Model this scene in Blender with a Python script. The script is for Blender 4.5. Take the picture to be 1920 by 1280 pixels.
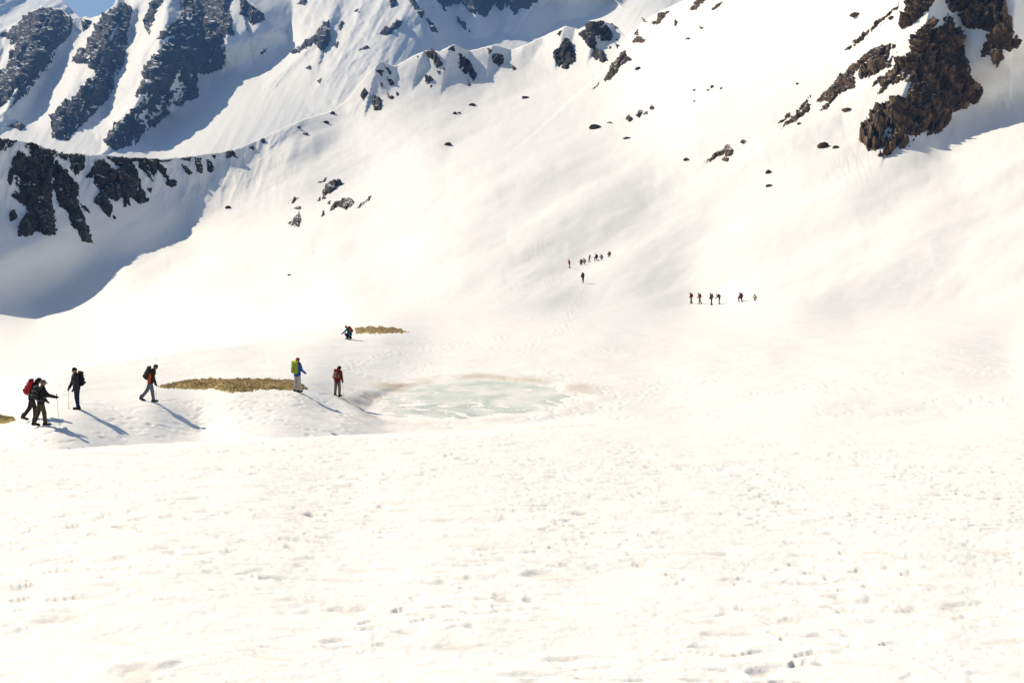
import bpy, math
import numpy as np
from mathutils import Vector, Matrix

sc = bpy.context.scene
for o in list(bpy.data.objects):
    bpy.data.objects.remove(o)

# ------------------------------------------------------------------ camera
FPX, CX, CY, HOR = 2133.0, 960.0, 640.0, 460.0      # photograph pixels (1920 x 1280)
CAMZ = 9.1                                          # the pond's level is z = 0
TH = math.atan((CY - HOR) / FPX)
cam = bpy.data.cameras.new('camera')
cam.sensor_width = 36.0
cam.lens = FPX / 1920.0 * 36.0
cam.clip_start, cam.clip_end = 0.1, 20000.0
camo = bpy.data.objects.new('camera', cam)
camo.location = (0, 0, CAMZ)
camo.rotation_euler = (math.pi / 2 - TH, 0, 0)
sc.collection.objects.link(camo)
sc.camera = camo

# ------------------------------------------------------------------ light
SUN_AZ, SUN_EL = -53.0, 37.0                        # degrees, azimuth from +Y towards +X
az, el = math.radians(SUN_AZ), math.radians(SUN_EL)
SUN = Vector((math.sin(az) * math.cos(el), math.cos(az) * math.cos(el), math.sin(el)))
world = bpy.data.worlds.new('World')
sc.world = world
world.use_nodes = True
wn = world.node_tree.nodes
wl = world.node_tree.links
bg = wn['Background']
sky = wn.new('ShaderNodeTexSky')
sky.sky_type = 'NISHITA'
sky.sun_disc = False
sky.sun_elevation = el
sky.sun_rotation = az
sky.altitude = 500
sky.air_density = 1.0
sky.dust_density = 1.0
sky.ozone_density = 1.5
bg.inputs['Strength'].default_value = 0.07
wl.new(sky.outputs['Color'], bg.inputs['Color'])
sl = bpy.data.lights.new('sun', 'SUN')
sl.energy = 5.0
sl.angle = math.radians(0.5)
sl.color = (1.0, 0.885, 0.68)
so = bpy.data.objects.new('sun', sl)
so.rotation_euler = SUN.to_track_quat('Z', 'Y').to_euler()
so.location = (-50, 40, 80)
sc.collection.objects.link(so)
vs = sc.view_settings
vs.view_transform = 'Standard'
vs.look = 'None'
vs.gamma = 1.0
vs.use_curve_mapping = False
vs.exposure = 0.42

# ------------------------------------------------------------------ helpers
def tag(o, label=None, cat=None, group=None, kind=None):
    if label: o['label'] = label
    if cat: o['category'] = cat
    if group: o['group'] = group
    if kind: o['kind'] = kind
    return o

def mesh_np(name, V, F, mat=None, smooth=True, parent=None):
    """one mesh object from numpy vertices and faces (all quads or all triangles)"""
    me = bpy.data.meshes.new(name)
    V = np.ascontiguousarray(V, np.float32)
    F = np.ascontiguousarray(F, np.int32)
    k = F.shape[1]
    me.vertices.add(len(V)); me.vertices.foreach_set('co', V.ravel())
    me.loops.add(F.size); me.loops.foreach_set('vertex_index', F.ravel())
    me.polygons.add(len(F))
    me.polygons.foreach_set('loop_start', np.arange(0, F.size, k, dtype=np.int32))
    me.update(calc_edges=True)
    me.validate()
    if smooth: me.polygons.foreach_set('use_smooth', np.ones(len(me.polygons), bool))
    else: me.polygons.foreach_set('use_smooth', np.zeros(len(me.polygons), bool))
    ob = bpy.data.objects.new(name, me)
    sc.collection.objects.link(ob)
    if mat: me.materials.append(mat)
    if parent: ob.parent = parent
    return ob

def hsh(ix, iy, s):
    n = (ix.astype(np.int64) * 374761393 + iy.astype(np.int64) * 668265263 + s * 974711) & 0xffffffff
    n = ((n ^ (n >> 13)) * 1274126177) & 0xffffffff
    return ((n ^ (n >> 16)) & 0xffff).astype(np.float32) * (2 * math.pi / 65536.0)

def perlin(x, y, s=0):
    x = np.asarray(x, np.float64); y = np.asarray(y, np.float64)
    x0 = np.floor(x); y0 = np.floor(y)
    fx = (x - x0).astype(np.float32); fy = (y - y0).astype(np.float32)
    ux = fx * fx * fx * (fx * (fx * 6 - 15) + 10); uy = fy * fy * fy * (fy * (fy * 6 - 15) + 10)
    def g(dx, dy):
        a = hsh(x0 + dx, y0 + dy, s)
        return np.cos(a) * (fx - dx) + np.sin(a) * (fy - dy)
    a = g(0, 0); b = g(1, 0); c = g(0, 1); d = g(1, 1)
    return ((a + (b - a) * ux) * (1 - uy) + (c + (d - c) * ux) * uy) * 1.5

def fbm(x, y, o=4, s=0, lac=2.03, g=0.5):
    t = 0.0; a = 1.0
    for i in range(o):
        t = t + a * perlin(x, y, s + 17 * i); x = x * lac + 3.7; y = y * lac + 1.3; a *= g
    return t

def ridged(x, y, o=4, s=0, g=0.5):
    t = 0.0; a = 1.0
    for i in range(o):
        t = t + a * (1 - 2 * np.abs(perlin(x, y, s + 23 * i))); x = x * 2.07 + 5.1; y = y * 2.07 + 2.2; a *= g
    return t

def sstep(a, b, x):
    t = np.clip((x - a) / (b - a), 0, 1)
    return t * t * (3 - 2 * t)

def ray(px, py):
    px = np.asarray(px, np.float64); py = np.asarray(py, np.float64)
    xc = (px - CX) / FPX; yc = -(py - CY) / FPX
    c, s = math.cos(TH), math.sin(TH)
    Y = c + s * yc; Z = -s + c * yc
    return xc / Y, Z / Y                      # X and Z for one metre of Y

def pt(px, py, d):
    rx, rz = ray(px, py)
    return np.stack([rx * d, d + 0 * rx, CAMZ + rz * d], -1)

def proj(P):
    x, y, z = P[..., 0], P[..., 1], P[..., 2] - CAMZ
    c, s = math.cos(TH), math.sin(TH)
    fw = y * c - z * s; up = y * s + z * c
    return CX + FPX * x / fw, CY - FPX * up / fw

class TPS:
    def __init__(self, pts, lam=1e-6):
        P = np.array(pts, float)
        self.c = P[:, :2] / 1000.0
        n = len(P)
        v = 1.0 / P[:, 2]
        K = self.k(self.c, self.c) + np.diag(np.broadcast_to(lam, (n,)))
        Q = np.hstack([np.ones((n, 1)), self.c])
        A = np.zeros((n + 3, n + 3)); A[:n, :n] = K; A[:n, n:] = Q; A[n:, :n] = Q.T
        self.w = np.linalg.solve(A, np.r_[v, 0, 0, 0])
    def k(self, a, b):
        r2 = (a[:, None, 0] - b[None, :, 0]) ** 2 + (a[:, None, 1] - b[None, :, 1]) ** 2
        return r2 * np.log(r2 + 1e-12)
    def __call__(self, px, py):
        sh = np.shape(px)
        q = np.stack([np.ravel(px), np.ravel(py)], -1) / 1000.0
        out = np.empty(len(q))
        n = len(self.c)
        for i in range(0, len(q), 60000):
            b = q[i:i + 60000]
            out[i:i + 60000] = self.k(b, self.c) @ self.w[:n] + self.w[n] + b @ self.w[n + 1:]
        return out.reshape(sh)

def poly_y(pl, x):
    p = np.array(pl, float)
    return np.interp(x, p[:, 0], p[:, 1])

# ------------------------------------------------------------------ materials
def new_mat(name):
    m = bpy.data.materials.new(name); m.use_nodes = True
    nt = m.node_tree; b = nt.nodes['Principled BSDF']
    return m, nt, b

def N(nt, typ, **kw):
    n = nt.nodes.new(typ)
    for k, v in kw.items():
        if hasattr(n, k): setattr(n, k, v)
        else: n.inputs[k].default_value = v
    return n

def ramp(nt, stops):
    r = nt.nodes.new('ShaderNodeValToRGB')
    e = r.color_ramp.elements
    while len(e) < len(stops): e.new(0.5)
    for el_, (p, c) in zip(e, stops):
        el_.position = p; el_.color = (*c, 1) if len(c) == 3 else c
    return r

def snow_material():
    m, nt, b = new_mat('snow')
    geo = N(nt, 'ShaderNodeNewGeometry')
    at = N(nt, 'ShaderNodeAttribute', attribute_name='dirt_pit_light')
    n1 = N(nt, 'ShaderNodeTexNoise', Scale=0.35, Detail=5.0)
    nt.links.new(geo.outputs['Position'], n1.inputs['Vector'])
    r1 = ramp(nt, [(0.35, (0.90, 0.885, 0.86)), (0.7, (0.885, 0.865, 0.83))])
    nt.links.new(n1.outputs['Fac'], r1.inputs['Fac'])
    n2 = N(nt, 'ShaderNodeTexNoise', Scale=1.6, Detail=6.0, Roughness=0.65)
    nt.links.new(geo.outputs['Position'], n2.inputs['Vector'])
    mul = N(nt, 'ShaderNodeMath', operation='MULTIPLY_ADD')
    nt.links.new(n2.outputs['Fac'], mul.inputs[0]); mul.inputs[1].default_value = 0.9; mul.inputs[2].default_value = -0.45
    ad = N(nt, 'ShaderNodeMath', operation='ADD')
    mm = N(nt, 'ShaderNodeMath', operation='MULTIPLY')
    nt.links.new(mul.outputs[0], mm.inputs[0]); nt.links.new(at.outputs['Fac'], mm.inputs[1])
    nt.links.new(mm.outputs[0], ad.inputs[0]); nt.links.new(at.outputs['Fac'], ad.inputs[1]); ad.use_clamp = True
    mx = N(nt, 'ShaderNodeMix', data_type='RGBA')
    nt.links.new(ad.outputs[0], mx.inputs['Factor'])
    nt.links.new(r1.outputs['Color'], mx.inputs['A']); mx.inputs['B'].default_value = (0.50, 0.37, 0.22, 1)
    nt.links.new(mx.outputs['Result'], b.inputs['Base Color'])
    b.inputs['Roughness'].default_value = 0.75
    b.inputs['Specular IOR Level'].default_value = 0.15
    # fine grain
    n3 = N(nt, 'ShaderNodeTexNoise', Scale=9.0, Detail=4.0, Roughness=0.6)
    nt.links.new(geo.outputs['Position'], n3.inputs['Vector'])
    n5 = N(nt, 'ShaderNodeTexNoise', Scale=0.45, Detail=7.0, Roughness=0.62)
    nt.links.new(geo.outputs['Position'], n5.inputs['Vector'])
    b0 = N(nt, 'ShaderNodeBump', Strength=0.30, Distance=0.35)
    nt.links.new(n5.outputs['Fac'], b0.inputs['Height'])
    bp = N(nt, 'ShaderNodeBump', Strength=0.35, Distance=0.03)
    nt.links.new(n3.outputs['Fac'], bp.inputs['Height']); nt.links.new(b0.outputs['Normal'], bp.inputs['Normal'])
    nt.links.new(bp.outputs['Normal'], b.inputs['Normal'])
    return m

def rock_material(name, cols, scale, ledge=0.8):
    m, nt, b = new_mat(name)
    geo = N(nt, 'ShaderNodeNewGeometry')
    mp = N(nt, 'ShaderNodeMapping'); mp.inputs['Scale'].default_value = (1, 1, 0.45)
    nt.links.new(geo.outputs['Position'], mp.inputs['Vector'])
    n1 = N(nt, 'ShaderNodeTexNoise', Scale=scale, Detail=8.0, Roughness=0.68)
    nt.links.new(mp.outputs[0], n1.inputs['Vector'])
    r = ramp(nt, [(0.32, cols[0]), (0.5, cols[1]), (0.68, cols[2])])
    nt.links.new(n1.outputs['Fac'], r.inputs['Fac'])
    # snow caught on the ledges: upward facets, broken by noise
    sx = N(nt, 'ShaderNodeSeparateXYZ'); nt.links.new(geo.outputs['True Normal'], sx.inputs[0])
    n4 = N(nt, 'ShaderNodeTexNoise', Scale=scale * 0.8, Detail=6.0, Roughness=0.72)
    nt.links.new(geo.outputs['Position'], n4.inputs['Vector'])
    ma = N(nt, 'ShaderNodeMath', operation='MULTIPLY_ADD'); ma.inputs[1].default_value = 1.3
    nt.links.new(n4.outputs['Fac'], ma.inputs[0]); nt.links.new(sx.outputs['Z'], ma.inputs[2])
    mr = N(nt, 'ShaderNodeMapRange'); mr.inputs['From Min'].default_value = ledge + 0.66; mr.inputs['From Max'].default_value = ledge + 0.72
    nt.links.new(ma.outputs[0], mr.inputs['Value'])
    mx = N(nt, 'ShaderNodeMix', data_type='RGBA')
    nt.links.new(mr.outputs[0], mx.inputs['Factor']); nt.links.new(r.outputs['Color'], mx.inputs['A']); mx.inputs['B'].default_value = (0.87, 0.855, 0.83, 1)
    nt.links.new(mx.outputs['Result'], b.inputs['Base Color'])
    b.inputs['Roughness'].default_value = 0.9
    b.inputs['Specular IOR Level'].default_value = 0.2
    n2 = N(nt, 'ShaderNodeTexNoise', Scale=scale * 4, Detail=6.0, Roughness=0.7)
    nt.links.new(mp.outputs[0], n2.inputs['Vector'])
    bp = N(nt, 'ShaderNodeBump', Strength=0.6, Distance=0.25 / scale)
    nt.links.new(n2.outputs['Fac'], bp.inputs['Height'])
    nt.links.new(bp.outputs['Normal'], b.inputs['Normal'])
    return m

def plain(name, col, rough=0.8, spec=0.25, var=0.25, scale=14.0):
    m, nt, b = new_mat(name)
    tc = N(nt, 'ShaderNodeTexCoord')
    n1 = N(nt, 'ShaderNodeTexNoise', Scale=scale, Detail=4.0)
    nt.links.new(tc.outputs['Object'], n1.inputs['Vector'])
    lo = tuple(c * (1 - var) for c in col); hi = tuple(min(1, c * (1 + var)) for c in col)
    r = ramp(nt, [(0.3, lo), (0.7, hi)])
    nt.links.new(n1.outputs['Fac'], r.inputs['Fac'])
    nt.links.new(r.outputs['Color'], b.inputs['Base Color'])
    b.inputs['Roughness'].default_value = rough
    b.inputs['Specular IOR Level'].default_value = spec
    return m

SNOW = snow_material()
ROCK_CRAG = rock_material('rock_brown', [(0.022, 0.016, 0.012), (0.075, 0.046, 0.024), (0.25, 0.155, 0.078)], 0.35, 0.92)
ROCK_DARK = rock_material('rock_dark', [(0.016, 0.015, 0.014), (0.038, 0.033, 0.028), (0.10, 0.083, 0.068)], 0.16, 0.96)
ROCK_FAR = rock_material('rock_grey', [(0.022, 0.021, 0.024), (0.042, 0.04, 0.043), (0.085, 0.078, 0.076)], 0.05, 0.89)

# ================================================================== the terrain
CREST = [(-800, 310), (-300, 285), (-60, 268), (0, 260), (30, 264), (60, 272), (110, 287), (200, 287), (300, 300), (345, 297), (430, 283), (470, 266),
         (525, 238), (570, 223), (625, 206), (655, 180), (690, 138), (715, 115), (742, 124), (775, 106), (800, 96),
         (825, 100), (850, 88), (880, 98), (925, 88), (960, 95), (990, 84), (1040, 60), (1060, 50), (1085, 56), (1120, 40),
         (1150, 50), (1172, 70), (1190, 58), (1220, 35), (1250, 20), (1290, 0), (1330, -30), (1500, -130), (1700, -260), (2800, -500)]
CREST_D = [(-800, 235), (-300, 350), (0, 420), (110, 455), (200, 490), (300, 520), (430, 570), (525, 640), (620, 720), (715, 800),
           (850, 840), (960, 855), (1060, 850), (1120, 830), (1180, 805), (1250, 775), (1330, 740), (1500, 640), (1700, 560), (2800, 430)]

def sun_px():
    p = np.array([SUN.x, SUN.y, SUN.z]) * 1e5 + np.array([0, 0, CAMZ])
    return proj(p)
SPX = sun_px()

S_PTS = [(x, poly_y(CREST, x), d) for x, d in CREST_D if x > -700]
# foot of the shade below the left ridge: each point lies on the sun ray that grazes the crest
for ex, ey in [(-150, 620), (0, 590), (70, 600), (140, 577), (180, 545), (250, 487), (300, 468), (350, 450), (362, 400), (440, 330), (500, 288)]:
    t = np.linspace(0, 0.5, 3000)
    lx = ex + (SPX[0] - ex) * t; ly = ey + (SPX[1] - ey) * t
    i = int(np.argmax(ly < poly_y(CREST, lx)))
    dC = poly_y(CREST_D, lx[i])
    C = pt(lx[i], ly[i], dC)
    a = np.linspace(0, dC * 0.6, 4000)
    R = C[None] - a[:, None] * np.array(SUN)[None]
    qx, qy = proj(R)
    j = int(np.argmin((qx - ex) ** 2 + (qy - ey) ** 2))
    S_PTS.append((ex, ey, R[j, 1]))
    for f, eps in ((0.35, 0.02), (0.72, 0.02)):
        k = int(np.argmin(np.abs(qy - (ly[i] + (ey - ly[i]) * f))))
        S_PTS.append((qx[k], qy[k], R[k, 1] * (1 + eps)))
N_FIRM = len(S_PTS)
SHARED = [(1300, 568, 190), (1093, 537, 213), (1200, 620, 124), (800, 600, 134), (1500, 650, 103), (1900, 600, 130),
          (1000, 640, 107), (1600, 600, 138), (2250, 600, 115), (2700, 620, 100), (1400, 600, 140), (660, 600, 122)]
S_PTS += SHARED + [
    (700, 500, 300), (600, 400, 430), (800, 300, 520), (1000, 200, 715), (1000, 300, 480), (1100, 400, 325), (1140, 486, 240),
    (1068, 503, 230), (500, 500, 340), (780, 190, 745), (900, 165, 805), (1040, 140, 800), (1140, 190, 680), (1300, 100, 620), (1300, 250, 480), (1450, 150, 510),
    (1500, 330, 360), (1600, 100, 470), (1650, 300, 375), (1740, 0, 465), (1900, 100, 420), (1900, 330, 330), (1800, 400, 270),
    (1800, 500, 195), (1500, 430, 280), (1500, 520, 200), (2200, 300, 320), (2200, 450, 210), (700, 240, 640), (540, 300, 570),
    (450, 600, 190), (300, 640, 210), (100, 645, 235), (0, 665, 235), (-300, 690, 190), (600, 560, 210), (850, 420, 340), (300, 560, 310)]
P_PTS = SHARED + [
    (657, 638, 98), (610, 715, 66.5), (650, 715, 69), (670, 735, 67), (720, 622, 104),
    (430, 734, 55), (430, 712, 60), (300, 725, 57),
    (12, 790, 47), (0, 719, 62), (160, 686, 70), (300, 663, 80), (500, 640, 96), (440, 690, 69), (600, 690, 72), (-300, 760, 50), (-300, 800, 44),
    (0, 860, 40.5), (400, 855, 43.5), (800, 832, 51.5), (1200, 812, 54), (1500, 800, 51), (1900, 750, 60), (1900, 690, 82), (1900, 800, 47.5),
    (2500, 750, 55), (2500, 800, 45), (1500, 740, 66), (1300, 700, 80), (1300, 780, 60), (1250, 745, 69), (800, 670, 92), (1500, 560, 170), (1900, 540, 165), (2500, 560, 130)]
for qx, qy in [(690, 752), (720, 792), (880, 803), (1050, 785), (1120, 752), (1045, 712), (880, 698), (740, 708), (880, 750)]:
    P_PTS.append((qx, qy, -CAMZ / ray(qx, qy)[1]))
N_SOFT = len(P_PTS)
# where the hikers stand, and where the sun throws the shadow of their heads
for fx, fy, fd, tx, ty in [(78, 797, 43.6, 154, 827), (145, 768, 47.2, 237, 822), (283, 753, 52, 380, 808), (558, 736, 58, 650, 774), (632, 741, 63, 700, 761)]:
    Hd = pt(fx, fy, fd) + [0, 0, 1.70]
    R = Hd[None] - np.linspace(0, 8, 1600)[:, None] * np.array(SUN)[None]
    qx, qy = proj(R)
    P_PTS += [(fx, fy, fd), (tx, ty, R[int(np.argmin((qx - tx) ** 2 + (qy - ty) ** 2)), 1])]
F_PTS = []
for x in (-400, 0, 640, 1100, 1500, 1920, 2400):
    k = (x - 0) / 1920.0
    F_PTS += [(x, 1440, 7.0), (x, 1280, 10.0), (x, 1060, 18.0), (x, 950, 25.0 + 1.2 * k), (x, 850, 34.0 + 5.0 * max(0, min(1, k)))]
F_PTS += [(-400, 852, 33), (0, 842, 34.5), (560, 820, 38), (800, 812, 41), (1100, 798, 47), (1500, 790, 53.5), (1920, 790, 49.5), (2400, 790, 47)]
TS, TP, TF = TPS(S_PTS, [2e-3] * N_FIRM + [0.03] * (len(S_PTS) - N_FIRM)), TPS(P_PTS, [0.006] * N_SOFT + [0.0005] * (len(P_PTS) - N_SOFT)), TPS(F_PTS, 0.15)
YM = [(-800, 790), (-300, 735), (0, 717), (80, 702), (160, 685), (300, 661), (500, 632), (620, 612), (760, 604), (1000, 600), (2800, 600)]
WM = [(-800, 4), (160, 4), (400, 8), (620, 20), (800, 40), (2800, 50)]
YF = [(-800, 870), (0, 851), (300, 836), (560, 823), (800, 813), (1100, 797), (1400, 790), (2800, 790)]
WF = [(-800, 3), (700, 4), (1000, 12), (1300, 40), (2800, 50)]

def ridges(px, py, RL, base=0.0):
    """relief in picture pixels towards the viewer: crests with a sunny and a shaded flank"""
    out = np.full(np.shape(px), base, np.float64)
    for pl, kl, kr in RL:
        for (x0, y0, h0), (x1, y1, h1) in zip(pl[:-1], pl[1:]):
            dx, dy = x1 - x0, y1 - y0
            L2 = dx * dx + dy * dy
            t = np.clip(((px - x0) * dx + (py - y0) * dy) / L2, 0, 1)
            ex, ey = px - (x0 + t * dx), py - (y0 + t * dy)
            ds = np.hypot(ex, ey)
            right = (dx * ey - dy * ex) < 0          # crest runs down the picture
            out = np.maximum(out, h0 + (h1 - h0) * t - ds * np.where(right, kr, kl))
    return out

S_RIDGES = [
    ([(714, 90, 62), (702, 140, 46), (678, 185, 20), (650, 215, 0)], 0.55, 1.15),
    ([(800, 78, 46), (790, 112, 34), (770, 150, 8), (760, 170, 0)], 0.55, 1.1),
    ([(850, 66, 56), (842, 104, 42), (812, 150, 10), (800, 172, 0)], 0.55, 1.1),
    ([(928, 72, 44), (922, 100, 32), (900, 140, 4)], 0.6, 1.05),
    ([(990, 70, 30), (975, 100, 12), (960, 120, 0)], 0.6, 0.5),
    ([(1060, 36, 48), (1050, 85, 34), (1030, 130, 4)], 0.6, 1.0),
    ([(1120, 24, 60), (1112, 70, 44), (1095, 125, 8)], 0.7, 1.15),
    ([(1345, -60, 60), (1240, 35, 48), (1185, 85, 34), (1120, 165, 12), (1060, 265, 0)], 0.9, 0.12),
    ([(1850, -300, 150), (1760, -80, 120), (1738, 40, 100), (1700, 160, 72), (1640, 280, 6)], 0.42, 1.1),
    ([(2050, -300, 140), (1905, -60, 110), (1900, 60, 78), (1880, 125, 15)], 0.6, 1.1),
    ([(1300, 95, 14), (1230, 125, 24), (1170, 165, 26), (1100, 245, 14), (1045, 285, 0)], 0.14, 0.62),
    ([(1400, 262, 9), (1370, 280, 10), (1320, 306, 0)], 0.3, 0.6),
    ([(640, 330, 7), (612, 350, 6), (560, 400, 0)], 0.12, 0.14),
    ([(560, 225, 12), (530, 250, 8), (490, 290, 0)], 0.5, 0.6),
]
F_PITS = None

FOLDS = [
    ([(810, 395, 4), (745, 425, 8), (690, 455, 5), (640, 480, 0)], 0.05, 0.26), ([(310, 500, 4), (235, 528, 7), (180, 560, 0)], 0.06, 0.30),
    ([(1190, 395, 0), (1130, 428, 5), (1060, 455, 6), (1000, 485, 0)], 0.05, 0.24), ([(1010, 330, 0), (930, 365, 5), (850, 392, 4), (790, 420, 0)], 0.04, 0.22),
    ([(930, 515, 3), (860, 535, 5), (770, 560, 0)], 0.04, 0.24), ([(580, 465, 3), (490, 498, 5), (420, 530, 0)], 0.04, 0.22),
    ([(1720, 375, 0), (1600, 402, 6), (1450, 442, 4), (1350, 475, 0)], 0.04, 0.20), ([(650, 235, 0), (585, 272, 6), (540, 312, 0)], 0.08, 0.30),
    ([(1500, 240, 0), (1420, 290, 5), (1330, 330, 5), (1240, 360, 0)], 0.05, 0.25), ([(900, 240, 0), (820, 285, 5), (730, 330, 4), (680, 360, 0)], 0.05, 0.22),
    ([(1900, 440, 0), (1750, 470, 5), (1600, 500, 0)], 0.04, 0.18), ([(440, 585, 3), (330, 605, 5), (220, 640, 0)], 0.04, 0.24)]

def ground(px, py, micro=True):
    px = np.asarray(px, np.float64); py = np.asarray(py, np.float64)
    wP = sstep(-1, 1, (py - poly_y(YM, px)) / poly_y(WM, px))
    wF = sstep(-1, 1, (py - poly_y(YF, px)) / poly_y(WF, px))
    inv = np.zeros(px.shape)
    iS = np.maximum(TS(px, py), 1 / 1100.0)
    iP = np.maximum(TP(px, py), 1 / 400.0); iF = np.maximum(TF(px, py), 1 / 120.0)
    inv = iS + (iP - iS) * wP
    inv = inv + (iF - inv) * wF
    d = 1.0 / inv
    up = sstep(420, 330, py)
    u0 = px * 0.76 - py * 0.65; v0 = px * 0.65 + py * 0.76
    r = ridges(px, py, S_RIDGES)
    tq = np.clip(((px - 1800) * 220 - (py - 255) * 200) / (220 ** 2 + 200 ** 2), -0.1, 1)
    r = r - 110 * np.exp(-((px - 1800 - 220 * tq) ** 2 + (py - 255 + 200 * tq) ** 2) / 66.0 ** 2) * sstep(70, 5, r)
    r = r + 2.2 * (ridged((px - 0.25 * py) / 8.0, py / 60.0, 3, 45) - 0.4) * np.exp(-((px - 1600 + 0.3 * (py - 300)) / 38.0) ** 2) * sstep(275, 300, py) * sstep(400, 340, py)
    # old slide tracks down the right-hand slope
    sl_ = np.abs((px - 1400) * 0.65 + (py - 100) * 0.76)
    r = r - 1.3 * sstep(0.15, 0.45, perlin(u0 / 16.0, v0 / 3.5, 47)) * np.exp(-(sl_ / 26.0) ** 2) * sstep(1280, 1330, px) * sstep(1560, 1500, px)
    # broken edge along the left ridge's shaded face
    lf = sstep(620, 480, px) * sstep(470, 380, py)
    r = r + lf * (7 * ridged(px / 45.0 + py / 160.0, py / 120.0, 4, 5)) + up * 1.6 * fbm(px / 24.0, py / 24.0, 4, 9)
    d = d * (1 - up * r / FPX)
    P = pt(px, py, d)
    s = 1 - wP
    # long soft swells on the slopes
    u = px * 0.91 - py * 0.42; v = px * 0.42 + py * 0.91
    P[..., 2] += s * d * (0.0034 * fbm(u / 420.0, v / 100.0, 2, 38) + 0.0005 * fbm(u / 90.0, v / 30.0, 3, 33)) * sstep(600, 540, py)
    fx_ = px + 14 * perlin(px / 120.0, py / 80.0, 35); fy_ = py + 8 * perlin(px / 120.0, py / 80.0, 36)
    P[..., 2] += s * 1.2 * d / FPX * sum(ridges(fx_, fy_ + o_, FOLDS) for o_ in (-11, -5.5, 0, 5.5, 11)) / 5.0
    P[..., 2] += wP * (1 - wF) * (0.10 * fbm(P[..., 0] / 9.0, P[..., 1] / 16.0, 3, 41))
    # basin of the pond
    e = pond_r(P[..., 0], P[..., 1])
    w = sstep(1.25, 0.94, e) * wP
    P[..., 2] = P[..., 2] * (1 - w) + w * np.where(e > 1, np.maximum(np.minimum(P[..., 2], 2.2 * (e - 1)), 0.5 * (e - 1)), 0.35 * (e - 1))
    return micro_relief(P, d, wP, wF) if micro else P

PCX, PCY, PRX, PRY = -2.2, 68.0, 5.75, 10.3
def pond_r(X, Y):
    a = np.arctan2((Y - PCY) / PRY, (X - PCX) / PRX)
    w = 1 + 0.10 * np.sin(2 * a + 0.6) + 0.07 * np.sin(3 * a + 2.0) + 0.09 * fbm(X / 3.0, Y / 4.0, 3, 77)
    return np.hypot((X - PCX) / PRX, (Y - PCY) / PRY) / w

TRACKS = [   # trodden lines, picture points on the snow, spread in metres
    ([(645, 770), (652, 800), (630, 818), (560, 826), (470, 832)], 0.35, 0.30), ([(40, 810), (160, 800), (300, 792), (420, 775), (540, 760), (640, 748)], 1.8, 0.28),
    ([(300, 745), (450, 765), (560, 800), (640, 815)], 1.6, 0.25), ([(640, 690), (700, 672), (760, 660), (860, 645), (960, 632)], 0.8, 0.35),
    ([(760, 640), (900, 650), (1000, 660), (1010, 640), (1060, 612), (1085, 560), (1092, 540)], 0.9, 0.5), ([(1000, 690), (1110, 720), (1160, 745), (1240, 735), (1400, 700)], 0.9, 0.35),
    ([(1080, 770), (1200, 752), (1400, 742), (1600, 715), (1920, 690)], 1.3, 0.35), ([(1090, 535), (1060, 520), (1036, 525), (1000, 535), (960, 546)], 0.8, 0.7),
    ([(60, 795), (20, 800), (-40, 806)], 1.2, 0.3), ([(700, 820), (900, 822), (1060, 800), (1180, 780)], 0.9, 0.3)]
rng = np.random.default_rng(11)
PRINTS = []
def micro_relief(P, d, wP, wF):
    X, Y = P[..., 0], P[..., 1]
    near = wF * sstep(62, 30, d)
    flat = wP * (1 - wF)
    # wind- and sun-worn crust of the near bank
    wx = X + 0.22 * fbm(X / 0.8, Y / 0.8, 2, 51); wy = Y + 0.22 * fbm(X / 0.8, Y / 0.8, 2, 52)
    crust = 0.030 * fbm(wx / 1.9, wy / 1.5, 3, 61) + 0.016 * np.abs(perlin(wx / 0.45, wy / 0.42, 63)) + 0.012 * np.abs(perlin(wx / 0.2, wy / 0.2, 65))
    m1 = sstep(-0.45, 0.45, fbm(X / 2.6, Y / 3.2, 2, 73)); m2 = sstep(0.1, 0.55, fbm(X / 3.1, Y / 3.9, 2, 74))
    p1 = sstep(0.26, 0.52, perlin(wx / 0.44, wy / 0.25, 71)) * m1
    p2 = sstep(0.30, 0.9, perlin(wx / 0.95, wy / 0.45, 75)) * (0.2 + 0.8 * m2)
    P[..., 2] += near * (crust - 0.038 * p1 - 0.06 * p2)
    far = flat * sstep(150, 60, d)
    fx = X + 0.3 * perlin(X / 1.1, Y / 1.4, 97)
    P[..., 2] += far * (0.022 * fbm(X / 1.6, Y / 2.2, 4, 91) - 0.035 * sstep(0.30, 0.5, perlin(fx / 0.42, Y / 0.8, 93)) * sstep(0.0, 0.5, perlin(X / 5, Y / 8, 95)))
    return P

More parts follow.
